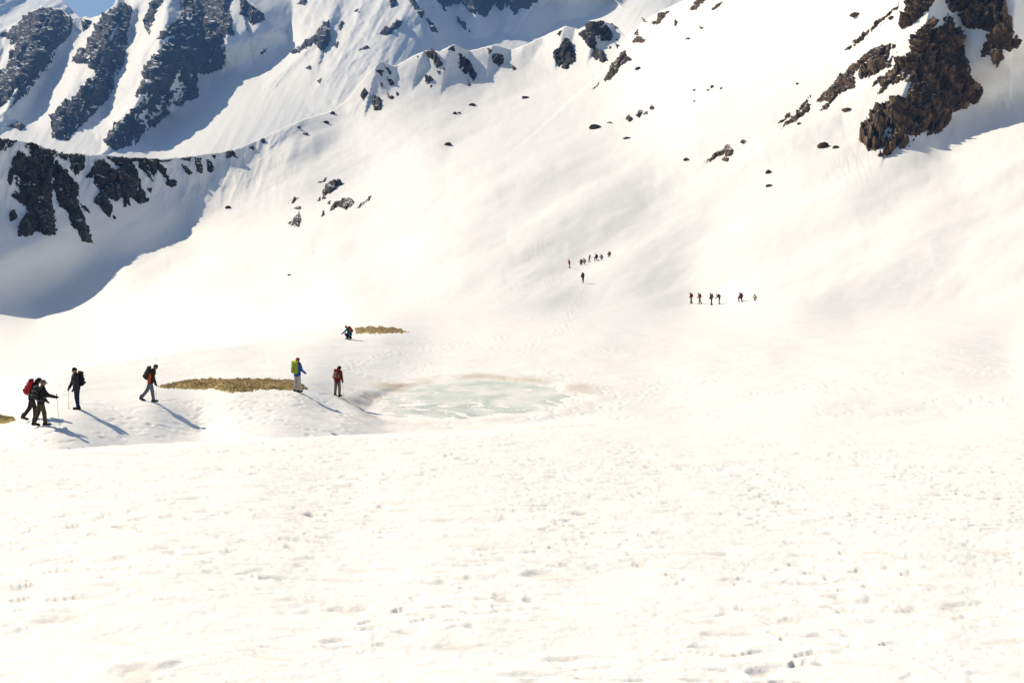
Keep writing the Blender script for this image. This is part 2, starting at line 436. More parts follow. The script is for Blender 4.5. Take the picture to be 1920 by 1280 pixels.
def tracks_on(V, shape):
    """press the footprints of the trodden lines into the mesh"""
    A = V.reshape(shape)
    for pl, spread, step in TRACKS:
        q = np.array([ground(np.array(a[0], float), np.array(a[1], float), False) for a in pl])
        seg = np.hypot(*(np.diff(q[:, :2], axis=0).T)); s = np.r_[0, np.cumsum(seg)]
        n = int(s[-1] / step)
        t = np.linspace(0, s[-1], n)
        cx = np.interp(t, s, q[:, 0]) + rng.normal(0, spread * 0.5, n); cy = np.interp(t, s, q[:, 1]) + rng.normal(0, spread * 0.6, n)
        for x, y in zip(cx, cy):
            PRINTS.append((x, y, rng.uniform(0.07, 0.12) * (1 + y / 110.0), rng.uniform(0.015, 0.045)))
    X, Y = A[..., 0], A[..., 1]
    ymid = Y[:, shape[1] // 2]
    for x, y, r, h in PRINTS:
        # rows run from far to near; restrict to a window
        pxx, pyy = proj(np.array([x, y, 0.8]))
        c0, c1 = np.searchsorted(COLS, [pxx - 40, pxx + 40])
        sub = A[:, c0:c1]
        col = Y[:, (c0 + c1) // 2]
        idx = np.nonzero(np.abs(col - y) < 3 * r + 0.6)[0]
        if len(idx) == 0: continue
        r0, r1 = max(idx[0] - 4, 0), idx[-1] + 4
        w = A[r0:r1, c0:c1]
        e2 = ((w[..., 0] - x) / r) ** 2 + ((w[..., 1] - y) / (1.5 * r)) ** 2
        w[..., 2] += -h * np.exp(-e2 * 1.2) + 0.35 * h * np.exp(-(np.sqrt(e2) - 1.7) ** 2 * 4)
    return A.reshape(-1, 3)

COLS = np.r_[np.arange(-780, -200, 14.0), np.arange(-200, 2120, 2.1), np.arange(2120, 2700, 14.0)]
def build_ground():
    cx = COLS
    t = np.linspace(0, 1, 215)[:, None]
    yc = poly_y(CREST, cx)[None] + 0.9 * fbm(cx / 9.0, cx * 0, 3, 4)[None]
    up = yc + (596 - yc) * t
    lo = np.r_[np.arange(598, 660, 1.7), np.arange(660, 850, 1.05), np.arange(850, 1000, 1.6), np.arange(1000, 1442, 2.2)][:, None] + 0 * cx[None]
    PY = np.vstack([up, lo]); PX = np.broadcast_to(cx[None], PY.shape)
    V = ground(PX, PY)
    V = tracks_on(V.reshape(-1, 3), V.shape).reshape(V.shape)
    # the far side of the crest drops away
    top = V[0]
    sk = []
    for k in (400, 160, 60, 25, 10, 4):
        b = top.copy(); b[:, 1] += k * 0.9; b[:, 2] -= k * 0.55; b[:, 0] *= (b[:, 1] / top[:, 1]); sk.append(b)
    V = np.concatenate([np.array(sk), V], 0)
    PXa = np.concatenate([np.repeat(PX[:1], 6, 0), PX], 0); PYa = np.concatenate([np.repeat(PY[:1], 6, 0), PY], 0)
    R, Cn = V.shape[:2]
    idx = np.arange(R * Cn).reshape(R, Cn)
    F = np.stack([idx[:-1, :-1], idx[1:, :-1], idx[1:, 1:], idx[:-1, 1:]], -1).reshape(-1, 4)
    o = mesh_np('snowfield', V.reshape(-1, 3), F, SNOW)
    # meltwater dirt: round the pond and in streaks below it
    X, Y = V[..., 0], V[..., 1]
    e = pond_r(X, Y)
    back = sstep(-3.0, 4.0, Y - PCY) + 0.6 * sstep(PCX - 3, PCX - 7, X)
    dirt_pit_light = (0.22 + 0.30 * back) * np.exp(-((e - 1.06) / (0.09 + 0.10 * back)) ** 2) * sstep(-0.6, 0.4, fbm(X / 3.5, Y / 6.0, 3, 15))
    dirt_pit_light += 0.25 * sstep(0.0, 0.6, fbm(X / 4.0, Y / 1.6, 4, 18)) * np.exp(-(((X + 3) / 9) ** 2 + ((Y - 54) / 4) ** 2))
    dirt_pit_light *= sstep(150, 110, Y)
    near = sstep(60, 30, Y)
    wx = X + 0.22 * fbm(X / 0.8, Y / 0.8, 2, 51); wy = Y + 0.22 * fbm(X / 0.8, Y / 0.8, 2, 52)
    dirt_pit_light += near * (0.22 * sstep(0.30, 0.9, perlin(wx / 0.95, wy / 0.45, 75)) + 0.24 * sstep(0.24, 0.6, perlin(wx / 0.44, wy / 0.25, 71)) * sstep(-0.4, 0.4, fbm(X / 2.6, Y / 3.2, 2, 73)))  # warm light scattered inside the near crust's pits, painted as a tan tint
    a = o.data.attributes.new('dirt_pit_light', 'FLOAT', 'POINT')
    a.data.foreach_set('value', np.clip(dirt_pit_light, 0, 1).astype(np.float32).ravel())
    tag(o, kind='structure')
    return o
build_ground()

# ------------------------------------------------------------------ the far mountains
B_TOP = [(-400, 60), (-100, 75), (-20, 62), (0, 60), (25, 46), (50, 26), (80, 12), (110, 15), (138, 36), (150, 33), (165, 34), (195, 27), (212, 10), (228, -20),
         (300, -70), (380, -75), (440, -60), (500, -70), (620, -80), (760, -90), (900, -100), (1100, -60), (1250, -40), (1400, -60), (1700, -120)]
B_RIDGES = [
    ([(85, 0, 120), (62, 90, 90), (15, 200, 50), (-60, 290, 10)], 0.7, 1.4),
    ([(0, 60, 70), (-30, 150, 60), (-90, 250, 20)], 0.6, 1.2),
    ([(228, -40, 160), (210, 50, 120), (175, 150, 80), (105, 258, 6)], 0.75, 1.4),
    ([(340, -120, 260), (318, 20, 205), (285, 140, 140), (245, 215, 80), (195, 285, 8)], 1.0, 1.8),
    ([(290, -60, 190), (275, 40, 145), (255, 90, 110)], 0.8, 1.3),
    ([(430, -100, 240), (447, -20, 195), (480, 14, 145), (500, 32, 105), (515, 52, 60)], 1.2, 1.5),
    ([(640, -60, 110), (618, 40, 76), (570, 98, 48), (505, 160, 8)], 0.5, 0.95),
    ([(700, -50, 110), (655, 40, 62), (640, 100, 30)], 0.5, 0.9),
    ([(800, -60, 140), (780, 10, 112), (735, 55, 82), (680, 95, 52), (610, 165, 10)], 0.5, 1.1),
    ([(770, -60, 150), (786, 15, 126), (805, 50, 104), (820, 85, 86), (850, 140, 50)], 0.45, 1.9),
    ([(860, -150, 270), (1000, -140, 270), (1075, -70, 190)], 1.6, 1.2),
    ([(900, -110, 200), (895, -30, 110), (893, 25, 60)], 1.2, 1.2),
    ([(1000, -110, 200), (985, -30, 120), (978, 15, 50)], 1.2, 1.2),
    ([(1330, -40, 60), (1235, -5, 60), (1150, 35, 40), (1060, 60, 10)], 0.30, 0.3),
]
def farm(px, py):
    px = np.asarray(px, np.float64); py = np.asarray(py, np.float64)
    t = np.clip((py + 150) / 450, 0, 1.3)
    inv = (1 / 3500.0 + t * (1 / 1550.0 - 1 / 3500.0)) * (1 + 0.13 * (px - 400) / 1000.0)
    cal = 1 - 0.8 * sstep(780, 860, px) - 0.8 * sstep(415, 450, px) * sstep(575, 545, px)
    r = ridges(px + 5 * cal * fbm(px / 30, py / 30, 3, 201), py + 5 * cal * fbm(px / 30, py / 30, 3, 203), B_RIDGES)
    def trough(x0, y0, x1, y1, dep, wid):
        dx, dy = x1 - x0, y1 - y0
        t = np.clip(((px - x0) * dx + (py - y0) * dy) / (dx * dx + dy * dy), 0, 1)
        return dep * np.exp(-((px - x0 - t * dx) ** 2 + (py - y0 - t * dy) ** 2) / wid ** 2)
    am0 = sstep(120, 0, r)
    r = r - am0 * (trough(510, 90, 300, 235, 120, 60) + 0) - trough(880, 120, 1080, 100, 230, 112) * sstep(-60, 10, py) - trough(158, 55, 60, 215, 55, 26) - trough(262, 40, 195, 215, 55, 24)
    u = px * 0.86 + py * 0.5; v = -px * 0.5 + py * 0.86
    am = sstep(0, 45, r)
    r = r + 8 * am * cal * (ridged(u / 46.0, v / 140.0, 3, 205, 0.4) - 0.6) + (0.6 + 1.2 * am * cal) * fbm(px / 16, py / 16, 4, 207) + 1.5 * (ridged(u / 22.0, v / 150.0, 3, 209) - 0.5)
    d = 1 / inv * (1 - 1.15 * r / FPX)
    return pt(px, py, d)

def sheet(name, f, cx, top, bot, rows, mat):
    t = np.linspace(0, 1, rows)[:, None]
    PY = top[None] + (bot - top)[None] * t
    PX = np.broadcast_to(cx[None], PY.shape)
    V = f(PX, PY)
    sk = []
    for k in (900, 350, 120, 40):
        b = V[0].copy(); b[:, 1] += k; b[:, 0] *= b[:, 1] / V[0][:, 1]; b[:, 2] -= 0.5 * k; sk.append(b)
    V = np.concatenate([np.array(sk), V], 0)
    R, C = V.shape[:2]
    idx = np.arange(R * C).reshape(R, C)
    F = np.stack([idx[:-1, :-1], idx[1:, :-1], idx[1:, 1:], idx[:-1, 1:]], -1).reshape(-1, 4)
    o = mesh_np(name, V.reshape(-1, 3), F, mat)
    return tag(o, kind='structure')

cB = np.arange(-400, 1700, 2.2)
topB = poly_y(B_TOP, cB) + 3 * fbm(cB / 14.0, cB * 0, 4, 210)
sheet('far_mountain', farm, cB, topB, poly_y(CREST, cB) + 45, 190, SNOW)

C_TOP = [(-500, -60), (-200, -55), (-50, -42), (40, -22), (95, -10), (120, 2), (135, 18), (150, 34), (185, 60), (260, 100)]
def peak(px, py):
    r = 26 * (ridged(px / 120.0 + py / 90.0, py / 150.0, 4, 301) - 0.4) + 0.35 * (px - 60)
    d = 1 / (1 / 5200.0 + np.clip((py + 80) / 300, 0, 1) * (1 / 3600.0 - 1 / 5200.0))
    return pt(px, py, d * (1 - r / FPX))
cC = np.arange(-500, 262, 4.0)
sheet('snow_peak', peak, cC, poly_y(C_TOP, cC) + 1.5 * fbm(cC / 20.0, cC * 0, 3, 310), poly_y(C_TOP, cC) * 0 + 200, 70, SNOW)

# ================================================================== rock that stands out of the snow
def root(name, p, label, cat, group=None):
    o = bpy.data.objects.new(name, None)
    o.empty_display_size = 0.2
    o.location = p
    sc.collection.objects.link(o)
    bpy.context.view_layer.update()
    return tag(o, label, cat, group)

def poly_sd(px, py, pl):
    """signed distance in pixels to a polygon, positive inside"""
    P = np.array(pl, float); Q = np.roll(P, -1, 0)
    dmin = np.full(px.shape, 1e9); ins = np.zeros(px.shape, bool)
    for (x0, y0), (x1, y1) in zip(P, Q):
        dx, dy = x1 - x0, y1 - y0
        t = np.clip(((px - x0) * dx + (py - y0) * dy) / (dx * dx + dy * dy + 1e-9), 0, 1)
        dmin = np.minimum(dmin, np.hypot(px - x0 - t * dx, py - y0 - t * dy))
        c = ((y0 > py) != (y1 > py)) & (px < dx * (py - y0) / (dy + 1e-12) + x0)
        ins ^= c
    return np.where(ins, dmin, -dmin)

def rock_patch(pl, f, mat, H=6.0, A=5.0, step=1.6, seed=0, bias=0.0, parent=None, name='rock_face', edge=2.5, fl=1.0, big=0.0, gdir=(-0.5, 0.866)):
    P = np.array(pl, float)
    m = 5
    gx = np.arange(P[:, 0].min() - m, P[:, 0].max() + m, step); gy = np.arange(P[:, 1].min() - m, P[:, 1].max() + m, step)
    X, Y = np.meshgrid(gx, gy)
    wk = min(1.0, 0.35 + min(np.ptp(P[:, 0]), np.ptp(P[:, 1])) / 60.0)
    wx = X + wk * (3.2 * fbm(X / 13.0, Y / 13.0, 2, seed + 1) + 2.2 * fbm(X / 5.0, Y / 5.0, 2, seed + 11)); wy = Y + wk * (3.2 * fbm(X / 13.0, Y / 13.0, 2, seed + 2) + 2.2 * fbm(X / 5.0, Y / 5.0, 2, seed + 12))
    sd = poly_sd(wx, wy, pl)
    B = f(X, Y)
    e = 1.0
    n = np.cross(f(X + e, Y) - f(X - e, Y), f(X, Y - e) - f(X, Y + e))
    n /= np.linalg.norm(n, axis=-1, keepdims=True)
    n = np.where(n[..., 1:2] > 0, -n, n)
    sc_ = 1.0 * fl
    rg = ridged((X * 0.8 + Y * 0.6) / (26 * sc_), (Y * 0.8 - X * 0.6) / (11 * sc_), 4, seed + 3)
    bl = fbm(X / (20 * sc_), Y / (20 * sc_), 4, seed + 4)
    cr = np.floor(3.0 * fbm(X / (13 * sc_), Y / (9 * sc_), 2, seed + 5)) / 3.0
    fi = ridged((X * 0.9 - Y * 0.4) / (9 * sc_), (Y * 0.9 + X * 0.4) / (6 * sc_), 3, seed + 6)
    h = H * (1 - np.exp(-np.maximum(sd, 0) / (1.6 * H))) + A * np.clip(sd / 5, 0, 1) * (0.45 * rg + 0.75 * bl + 0.7 * cr + 0.33 * fi - 0.35 + big * ridged((X * 0.93 + Y * 0.37) / 30.0, (Y * 0.93 - X * 0.37) / 90.0, 2, seed + 8)) * 1.0 + bias + 0.7
    ga = (X * gdir[1] - Y * gdir[0]); gb = (X * gdir[0] + Y * gdir[1])
    gu = 1 - 2 * np.abs(perlin((ga + 6 * fbm(X / 30.0, Y / 30.0, 2, seed + 21)) / (15 * sc_), gb / (95 * sc_), seed + 22))
    h = h - (H + 0.6 * A) * sstep(0.70, 0.97, gu) * sstep(-0.25, 0.25, perlin(X / 40.0, Y / 40.0, seed + 23))
    h = h * sstep(0, 3.0, sd) + 0.15
    h = np.where(sd < 0, np.maximum(sd, -3) * 1.2, h)
    V = B + n * (h * B[..., 1] / FPX)[..., None]
    keep = sd > -edge
    R, C = X.shape
    idx = np.arange(R * C).reshape(R, C)
    k = keep[:-1, :-1] & keep[1:, :-1] & keep[1:, 1:] & keep[:-1, 1:]
    if k.sum() < 2: return None
    F = np.stack([idx[:-1, :-1][k], idx[1:, :-1][k], idx[1:, 1:][k], idx[:-1, 1:][k]], -1)
    u, inv = np.unique(F, return_inverse=True)
    V = V.reshape(-1, 3)[u]; F = inv.reshape(F.shape)
    # split quads into triangles for angular facets
    T = np.vstack([F[:, [0, 1, 2]], F[:, [0, 2, 3]]])
    o = mesh_np(name, V, T, mat, smooth=False)
    if parent:
        o.parent = parent
        o.matrix_parent_inverse = parent.matrix_world.inverted()
    return o

gflat = lambda x, y: ground(x, y, False)
ROCKS = [
  # label, category, surface, material, relief, roughness, list of faces
  ('big brown crag with snow patches high on the right-hand slope', gflat, ROCK_CRAG, 15, 10.2, 1.5, [
     [(1742,33),(1764,52),(1778,18),(1783,36),(1802,74),(1818,118),(1822,142),(1840,161),(1837,194),(1785,213),(1780,232),(1766,246),(1739,258),(1742,241),(1714,260),(1701,276),(1682,283),(1690,271),(1657,295),(1643,294),(1662,279),(1627,282),(1610,262),(1616,238),(1632,213),(1662,194),(1701,186),(1705,160),(1690,145),(1673,128),(1684,115),(1703,109),(1714,90),(1701,85),(1725,60)],
     [(1709,-60),(1775,-60),(1752,0),(1742,16),(1710,46),(1690,55),(1688,45),(1698,25)],
     [(1638,93),(1673,85),(1684,96),(1671,115),(1671,128),(1632,148),(1613,153),(1605,131),(1604,169),(1575,175),(1548,208),(1534,210),(1553,189),(1531,191),(1542,172),(1569,150),(1605,120)],
     [(1675,130),(1703,150),(1690,156),(1671,161),(1654,175),(1643,189),(1651,164),(1632,172),(1640,156),(1662,142)],
     [(1452,232),(1480,210),(1520,180),(1517,190),(1490,214),(1465,231)], [(1457,246),(1476,227),(1509,193),(1520,191),(1518,208),(1493,227)],
     [(1576,99),(1600,76),(1632,47),(1662,20),(1688,-2),(1680,12),(1640,50),(1605,84)],
     [(1775,-70),(1890,-70),(1884,0),(1892,38),(1908,66),(1906,85),(1895,97),(1881,90),(1881,109),(1870,128),(1862,118),(1857,101),(1840,107),(1843,87),(1859,60),(1835,57),(1810,55),(1794,27),(1818,14),(1783,22),(1772,0)]]),
  ('dark rock band hanging below the shaded ridge on the left', gflat, ROCK_DARK, 5, 5, 1.6, [
     [(-60,266),(0,259),(33,267),(12,283),(-20,288)],
     [(47,270),(89,282),(110,305),(125,323),(148,353),(145,368),(131,359),(160,388),(169,403),(157,394),(142,371),(166,430),(174,460),(154,454),(142,433),(131,424),(128,397),(110,382),(101,350),(95,359),(104,412),(105,442),(89,445),(71,433),(59,439),(33,439),(33,421),(50,385),(39,374),(21,365),(33,350),(27,326),(18,347),(13,335),(24,299),(36,285),(56,296)],
     [(131,287),(160,287),(157,317),(142,326),(131,314)], [(113,287),(122,288),(121,302)],
     [(184,296),(202,302),(214,320),(226,314),(199,290),(246,296),(255,320),(267,356),(279,380),(264,388),(243,374),(246,391),(232,391),(229,374),(220,385),(202,371),(218,412),(202,409),(190,394),(174,377),(187,362),(175,344),(178,332),(162,332),(169,314)],
     [(258,301),(292,301),(297,314),(288,335),(273,317),(292,353),(261,317)], [(291,305),(306,311),(312,332),(331,347),(327,354),(309,353),(312,341),(297,326)],
     [(273,356),(286,356),(283,368)], [(340,308),(361,326),(356,332),(346,329)], [(364,297),(378,297),(380,326),(370,326)], [(386,297),(398,305),(402,314),(399,323),(389,323)],
     [(396,290),(408,288),(403,300)], [(424,284),(436,280),(447,296),(439,293),(421,296)], [(18,391),(27,385),(33,403),(18,415)], [(486,262),(496,254),(498,268)], [(466,274),(476,268),(476,280)], [(200,291),(250,294),(300,301),(332,301),(300,308),(240,303)], [(334,300),(360,296),(356,306)], [(88,282),(130,290),(126,300),(104,296)]]),
  ('dark domed rock buttress at the far left below the sky', None, ROCK_FAR, 7, 5, 1.8, [
     [(47,30),(78,15),(112,19),(136,38),(137,55),(128,72),(100,98),(94,120),(65,150),(45,180),(20,203),(28,175),(5,200),(-30,215),(-30,150),(10,130),(20,100),(18,75),(0,68),(-20,70),(10,62),(30,47)]]),
  ('long broken rock rib beside the patch of sky', None, ROCK_FAR, 5, 7, 1.8, [
     [(201,24),(235,5),(248,13),(240,60),(235,114),(215,158),(208,181),(188,201),(161,228),(128,265),(97,258),(97,222),(121,188),(134,188),(158,161),(175,134),(161,121),(131,117),(158,91),(175,60),(188,37)], [(10,238),(30,228),(50,236),(40,246)], [(152,40),(172,38),(168,52),(155,62)]]),
  ('largest dark rock wall of the far left mountain', None, ROCK_FAR, 7, 5, 1.8, [
     [(336,-30),(452,-30),(430,17),(440,67),(420,67),(423,107),(416,131),(390,141),(369,138),(374,185),(349,188),(336,201),(316,188),(317,215),(289,238),(269,249),(255,272),(235,275),(218,285),(195,269),(215,232),(242,215),(279,175),(249,185),(269,155),(265,134),(289,101),(316,77),(336,64),(292,74),(316,44),(339,34)],
     [(272,30),(300,-20),(310,0),(295,20),(279,67),(266,44)], [(452,-10),(470,10),(495,26),(499,38),(480,43),(463,54),(468,35),(450,28)], [(503,82),(495,98),(478,115),(472,127),(487,103)], [(425,188),(419,200),(416,200)]]),
  ('scattered rocks on the sunlit snow flank right of the dark wall', None, ROCK_FAR, 4, 4, 1.8, [
     [(617,33),(619,77),(611,101),(587,84),(550,104),(544,97),(580,74),(607,47)], [(641,38),(645,45),(639,60),(633,50)], [(626,80),(638,76),(632,92)], [(702,64),(728,52),(745,36),(758,42),(728,68)], [(668,96),(688,84),(696,92)],
     [(730,0),(748,-4),(742,12),(728,16)], [(570,128),(586,120),(584,132)], [(594,150),(606,145),(600,158)], [(556,6),(580,-6),(572,12)], [(660,24),(684,10),(676,24)]]),
  ('row of dark rocks above the blue shaded bowl', None, ROCK_FAR, 6, 4, 1.8, [
     [(765,-12),(780,2),(803,34),(823,62),(811,60),(795,36),(772,14)], [(800,-30),(1040,-30),(1000,8),(990,16),(972,20),(966,32),(955,12),(942,28),(928,8),(910,34),(880,22),(868,8),(835,12),(840,24),(825,10)], [(848,24),(870,40),(886,62),(872,58),(856,38)]]),
  ('cluster of small crags on the leftmost snowy knoll of the crest', gflat, ROCK_DARK, 5, 4, 1.4, [
     [(675,175),(685,161),(690,175),(681,187)], [(703,131),(722,132),(717,143)], [(697,175),(716,183),(716,204),(700,204)], [(722,140),(740,153),(734,162)], [(723,168),(740,180),(732,187)], [(716,119),(728,126),(738,140),(730,138)], [(742,165),(750,175),(744,180)], [(712,155),(718,152),(718,166)]]),
  ('pair of dark rock streaks on the second snowy knoll', gflat, ROCK_DARK, 5, 4, 1.4, [
     [(796,99),(812,98),(832,124),(838,133),(822,130),(809,116)], [(797,138),(813,146),(806,158),(798,157)], [(818,132),(828,132),(824,142)], [(780,104),(786,108),(783,114)]]),
  ('slanting dark rocks on the third snowy knoll', gflat, ROCK_DARK, 5, 4, 1.4, [
     [(838,98),(849,91),(854,103)], [(859,101),(872,108),(886,124),(897,144),(890,150),(878,140),(859,128)], [(875,144),(884,158),(877,160)], [(806,160),(812,158),(809,168)]]),
  ('small dark crag on the low knoll before the blue bowl', gflat, ROCK_DARK, 5, 4, 1.4, [
     [(922,104),(944,103),(944,118),(937,126),(924,119)], [(959,123),(970,127),(963,133)], [(911,94),(923,97),(918,105)]]),
  ('dark wedge of rock low on the knoll right of the bowl', gflat, ROCK_DARK, 7, 4, 1.4, [
     [(1036,104),(1044,93),(1058,73),(1067,73),(1081,96),(1078,110),(1064,124),(1050,124)], [(1042,64),(1054,58),(1050,70)]]),
  ('dark rock cap draped over the highest knoll of the crest', gflat, ROCK_DARK, 7, 4, 1.4, [
     [(1084,67),(1103,47),(1129,43),(1162,79),(1154,75),(1140,80),(1129,77),(1117,67),(1120,90),(1134,96),(1141,117),(1129,117),(1106,98),(1112,93),(1095,75)], [(1150,80),(1162,85),(1158,92)], [(1142,84),(1148,90),(1142,92)], [(1148,48),(1158,56),(1154,60)]]),
  ('brown rocks in a line up the edge of the steep snow slope', gflat, ROCK_CRAG, 4, 4, 1.4, [
     [(1131,155),(1140,135),(1162,104),(1179,90),(1174,100),(1182,112),(1168,121),(1154,138),(1143,150)], [(1110,170),(1120,158),(1126,149),(1122,162)], [(1183,80),(1199,67),(1211,77),(1205,84)], [(1219,50),(1236,33),(1257,24),(1247,38),(1230,50)], [(1261,55),(1266,40),(1271,45),(1265,57)], [(1203,38),(1215,47),(1207,47)],
     [(1292,22),(1305,6),(1330,-30),(1325,5),(1303,22)], [(1330,22),(1353,6),(1352,14),(1337,23)], [(1282,76),(1290,68),(1296,72)], [(1310,50),(1322,52),(1314,57)], [(1188,66),(1196,58),(1198,68)]]),
  ('group of dark rocks breaking the snow in mid slope', gflat, ROCK_DARK, 4, 3.5, 1.3, [
     [(605,356),(614,343),(634,335),(642,343),(624,357),(607,367)], [(593,377),(604,361),(612,370),(602,376)], [(538,385),(550,370),(561,368),(552,379)], [(550,391),(564,384),(564,392)], [(543,429),(553,410),(561,391),(565,410),(563,430)], [(615,401),(624,386),(644,376),(658,375),(664,390),(648,401),(636,391)], [(600,412),(606,395),(611,406)], [(660,402),(680,388),(695,375),(699,379),(675,397)], [(594,344),(606,336),(616,330),(611,339)], [(540,420),(550,412),(546,424)], [(612,379),(622,374),(618,384)]]),
  ('low brown rock streak ending in small boulders left of the crag', gflat, ROCK_CRAG, 3.5, 3, 1.3, [
     [(1318,307),(1340,292),(1370,270),(1356,290),(1332,305)], [(1354,285),(1362,276),(1374,280),(1374,292),(1362,294)], [(1352,302),(1358,294),(1368,298),(1364,305)], [(1386,270),(1394,262),(1400,268),(1394,273)]]),
  ('grey rocks half buried below the shaded snow hollow', gflat, ROCK_DARK, 3, 2.5, 1.3, [
     [(1192,215),(1198,205),(1206,208),(1200,218)], [(1217,202),(1222,194),(1229,200),(1224,206)], [(1172,222),(1182,212),(1188,220),(1180,228)], [(1136,232),(1144,227),(1150,231)], [(1205,212),(1213,206),(1215,213)]]),
]
for i, (lab, f, mat, H, A, st, faces) in enumerate(ROCKS):
    f = f or farm
    c = np.array(faces[0], float).mean(0)
    r = root('rock_outcrop', f(np.array(c[0]), np.array(c[1])), lab, 'rock outcrop')
    for j, pl in enumerate(faces):
        w = min(np.ptp([p[0] for p in pl]), np.ptp([p[1] for p in pl]))
        k = min(1.0, 0.3 + w / 40.0)
        Aj = A * k if (A < 10 or j in (0, 1, 7)) else 4.5 * k
        rock_patch(pl, f, mat, H * k if (H < 15 or j in (0, 1, 7)) else 7 * k, Aj, st, 1000 + 40 * i + 7 * j, parent=r, fl=min(1.2, 0.45 + w / 60.0), gdir=(0.35, 0.94) if i == 1 else (-0.5, 0.866), bias=(1.2 if f is farm else (1.6 if H <= 7 else 0.2)) * k, big=0.6 if (H >= 15 and j in (0, 1, 7)) else 0.0)

# ------------------------------------------------------------------ single boulders
def boulder(px, py, rw, rh, label, mat, seed):
    b = np.array(ground(np.array(px, float), np.array(py, float), False))
    s = b[1] / FPX
    n = 14
    u, v = np.meshgrid(np.linspace(0, 2 * math.pi, n * 2, endpoint=False), np.linspace(-1.45, 1.45, n))
    X, Y, Z = np.cos(u) * np.cos(v), np.sin(u) * np.cos(v), np.sin(v)
    rr = 1 + 0.35 * perlin(X * 1.5 + seed, Y * 1.5 + Z, seed) + 0.22 * np.abs(perlin(X * 3 + 7, Z * 3 + seed, seed + 5)) + 0.12 * perlin(Y * 6, Z * 6 + X * 4, seed + 9)
    rr = np.floor(rr * 9) / 9 * 0.5 + rr * 0.5
    V = np.stack([X * rr * rw * s, Y * rr * rw * s * 0.9, (Z * rr * 0.9 + 0.12) * rh * s], -1).reshape(-1, 3)
    m = 2 * n
    F = []
    for i in range(n - 1):
        for j in range(m):
            F.append((i * m + j, i * m + (j + 1) % m, (i + 1) * m + (j + 1) % m, (i + 1) * m + j))
    V = np.vstack([V, V[:m].mean(0), V[-m:].mean(0)]); a, c = n * m, n * m + 1
    F = np.array(F); T = np.vstack([F[:, [0, 1, 2]], F[:, [0, 2, 3]]])
    T = np.vstack([T, [(a, (j + 1) % m, j) for j in range(m)], [(c, (n - 1) * m + j, (n - 1) * m + (j + 1) % m) for j in range(m)]])
    o = mesh_np('boulder', V, T, mat, smooth=False)
    o.location = b
    return tag(o, label, 'boulder', 'boulders scattered over the snow slopes')
for k, (px, py, rw, rh, lab) in enumerate([
    (1543, 274, 10, 8, 'rounded boulder just left of the foot of the brown crag'), (1567, 277, 6, 4, 'small flat boulder between the rounded boulder and the brown crag'),
    (1441, 324, 5, 6, 'upper of two pale boulders alone below the crag'), (1442, 349, 6, 4, 'lower of two pale boulders alone below the crag'),
    (1588, 211, 8, 4, 'flat dark boulder on the sunny snow left of the big crag'), (1498, 235, 4, 3, 'tiny boulder beside the lower end of the rock streaks'),
    (1605, 22, 9, 5, 'thin dark boulder high up left of the rock streak'), (1287, 301, 5, 4, 'single small boulder left of the low rock streak'),
    (1116, 240, 9, 7, 'squat dark boulder at the lower end of the curved snow edge'), (1176, 257, 6, 3, 'flat boulder alone below the half buried grey rocks'),
    (886, 195, 6, 4, 'dark boulder below the fourth knoll on the sunny slope'), (853, 214, 4, 4, 'left one of two little stones below the knolls'), (861, 212, 3, 3, 'right one of two little stones below the knolls'),
    (840, 277, 7, 5, 'snow-ringed boulder alone in the middle of the slope'), (985, 184, 7, 3, 'flat boulder in a grey hollow below the bowl'),
    (428, 392, 5, 4, 'small boulder just beyond the tip of the left shadow'), (624, 213, 4, 5, 'upper stone on the snowy crest left of the knolls'), (612, 231, 5, 4, 'lower stone on the snowy crest left of the knolls'),
    (573, 255, 5, 3, 'stone in the small blue hollow on the crest'), (560, 240, 4, 3, 'stone at the top of the small hollow on the crest'),
    (1335, 165, 3, 4, 'tallest of the tiny stones on the upper right slope'), (1328, 170, 3, 2, 'tiny stone just left of the tallest tiny stone'), (1353, 168, 3, 2, 'tiny stone right of the tallest tiny stone'),
    (1302, 170, 3, 2, 'leftmost of the row of tiny stones on the upper right slope'), (1302, 191, 2.5, 2, 'tiny stone below the row of tiny stones'), (1197, 129, 5, 4, 'dark stone on the snow right of the edge rocks'),
    (1495, 160, 3, 2, 'lone speck of stone right of the ski-like tracks'), (543, 515, 4, 2, 'lone stone on the lower slope right of the left shadow'), (1671, 30, 5, 4, 'dark stone beside the long thin rock streak')]):
    boulder(px, py, rw, rh, lab, ROCK_CRAG if px > 1250 else ROCK_DARK, 500 + k)

# ================================================================== pond, ice, dry grass
def water_material():
    m, nt, b = new_mat('meltwater')
    geo = N(nt, 'ShaderNodeNewGeometry')
    mp = N(nt, 'ShaderNodeMapping'); mp.inputs['Scale'].default_value = (0.42, 0.26, 1)
    nt.links.new(geo.outputs['Position'], mp.inputs['Vector'])
    n1 = N(nt, 'ShaderNodeTexNoise', Scale=1.0, Detail=5.0, Distortion=0.8)
    nt.links.new(mp.outputs[0], n1.inputs['Vector'])
    r = ramp(nt, [(0.35, (0.44, 0.52, 0.46)), (0.46, (0.62, 0.69, 0.61)), (0.60, (0.86, 0.84, 0.77))])
    nt.links.new(n1.outputs['Fac'], r.inputs['Fac'])
    nt.links.new(r.outputs['Color'], b.inputs['Base Color'])
    b.inputs['Roughness'].default_value = 0.12
    b.inputs['Specular IOR Level'].default_value = 0.45
    n2 = N(nt, 'ShaderNodeTexNoise', Scale=5.0, Detail=3.0)
    nt.links.new(mp.outputs[0], n2.inputs['Vector'])
    bp = N(nt, 'ShaderNodeBump', Strength=0.25, Distance=0.02)
    nt.links.new(n2.outputs['Fac'], bp.inputs['Height']); nt.links.new(bp.outputs['Normal'], b.inputs['Normal'])
    return m

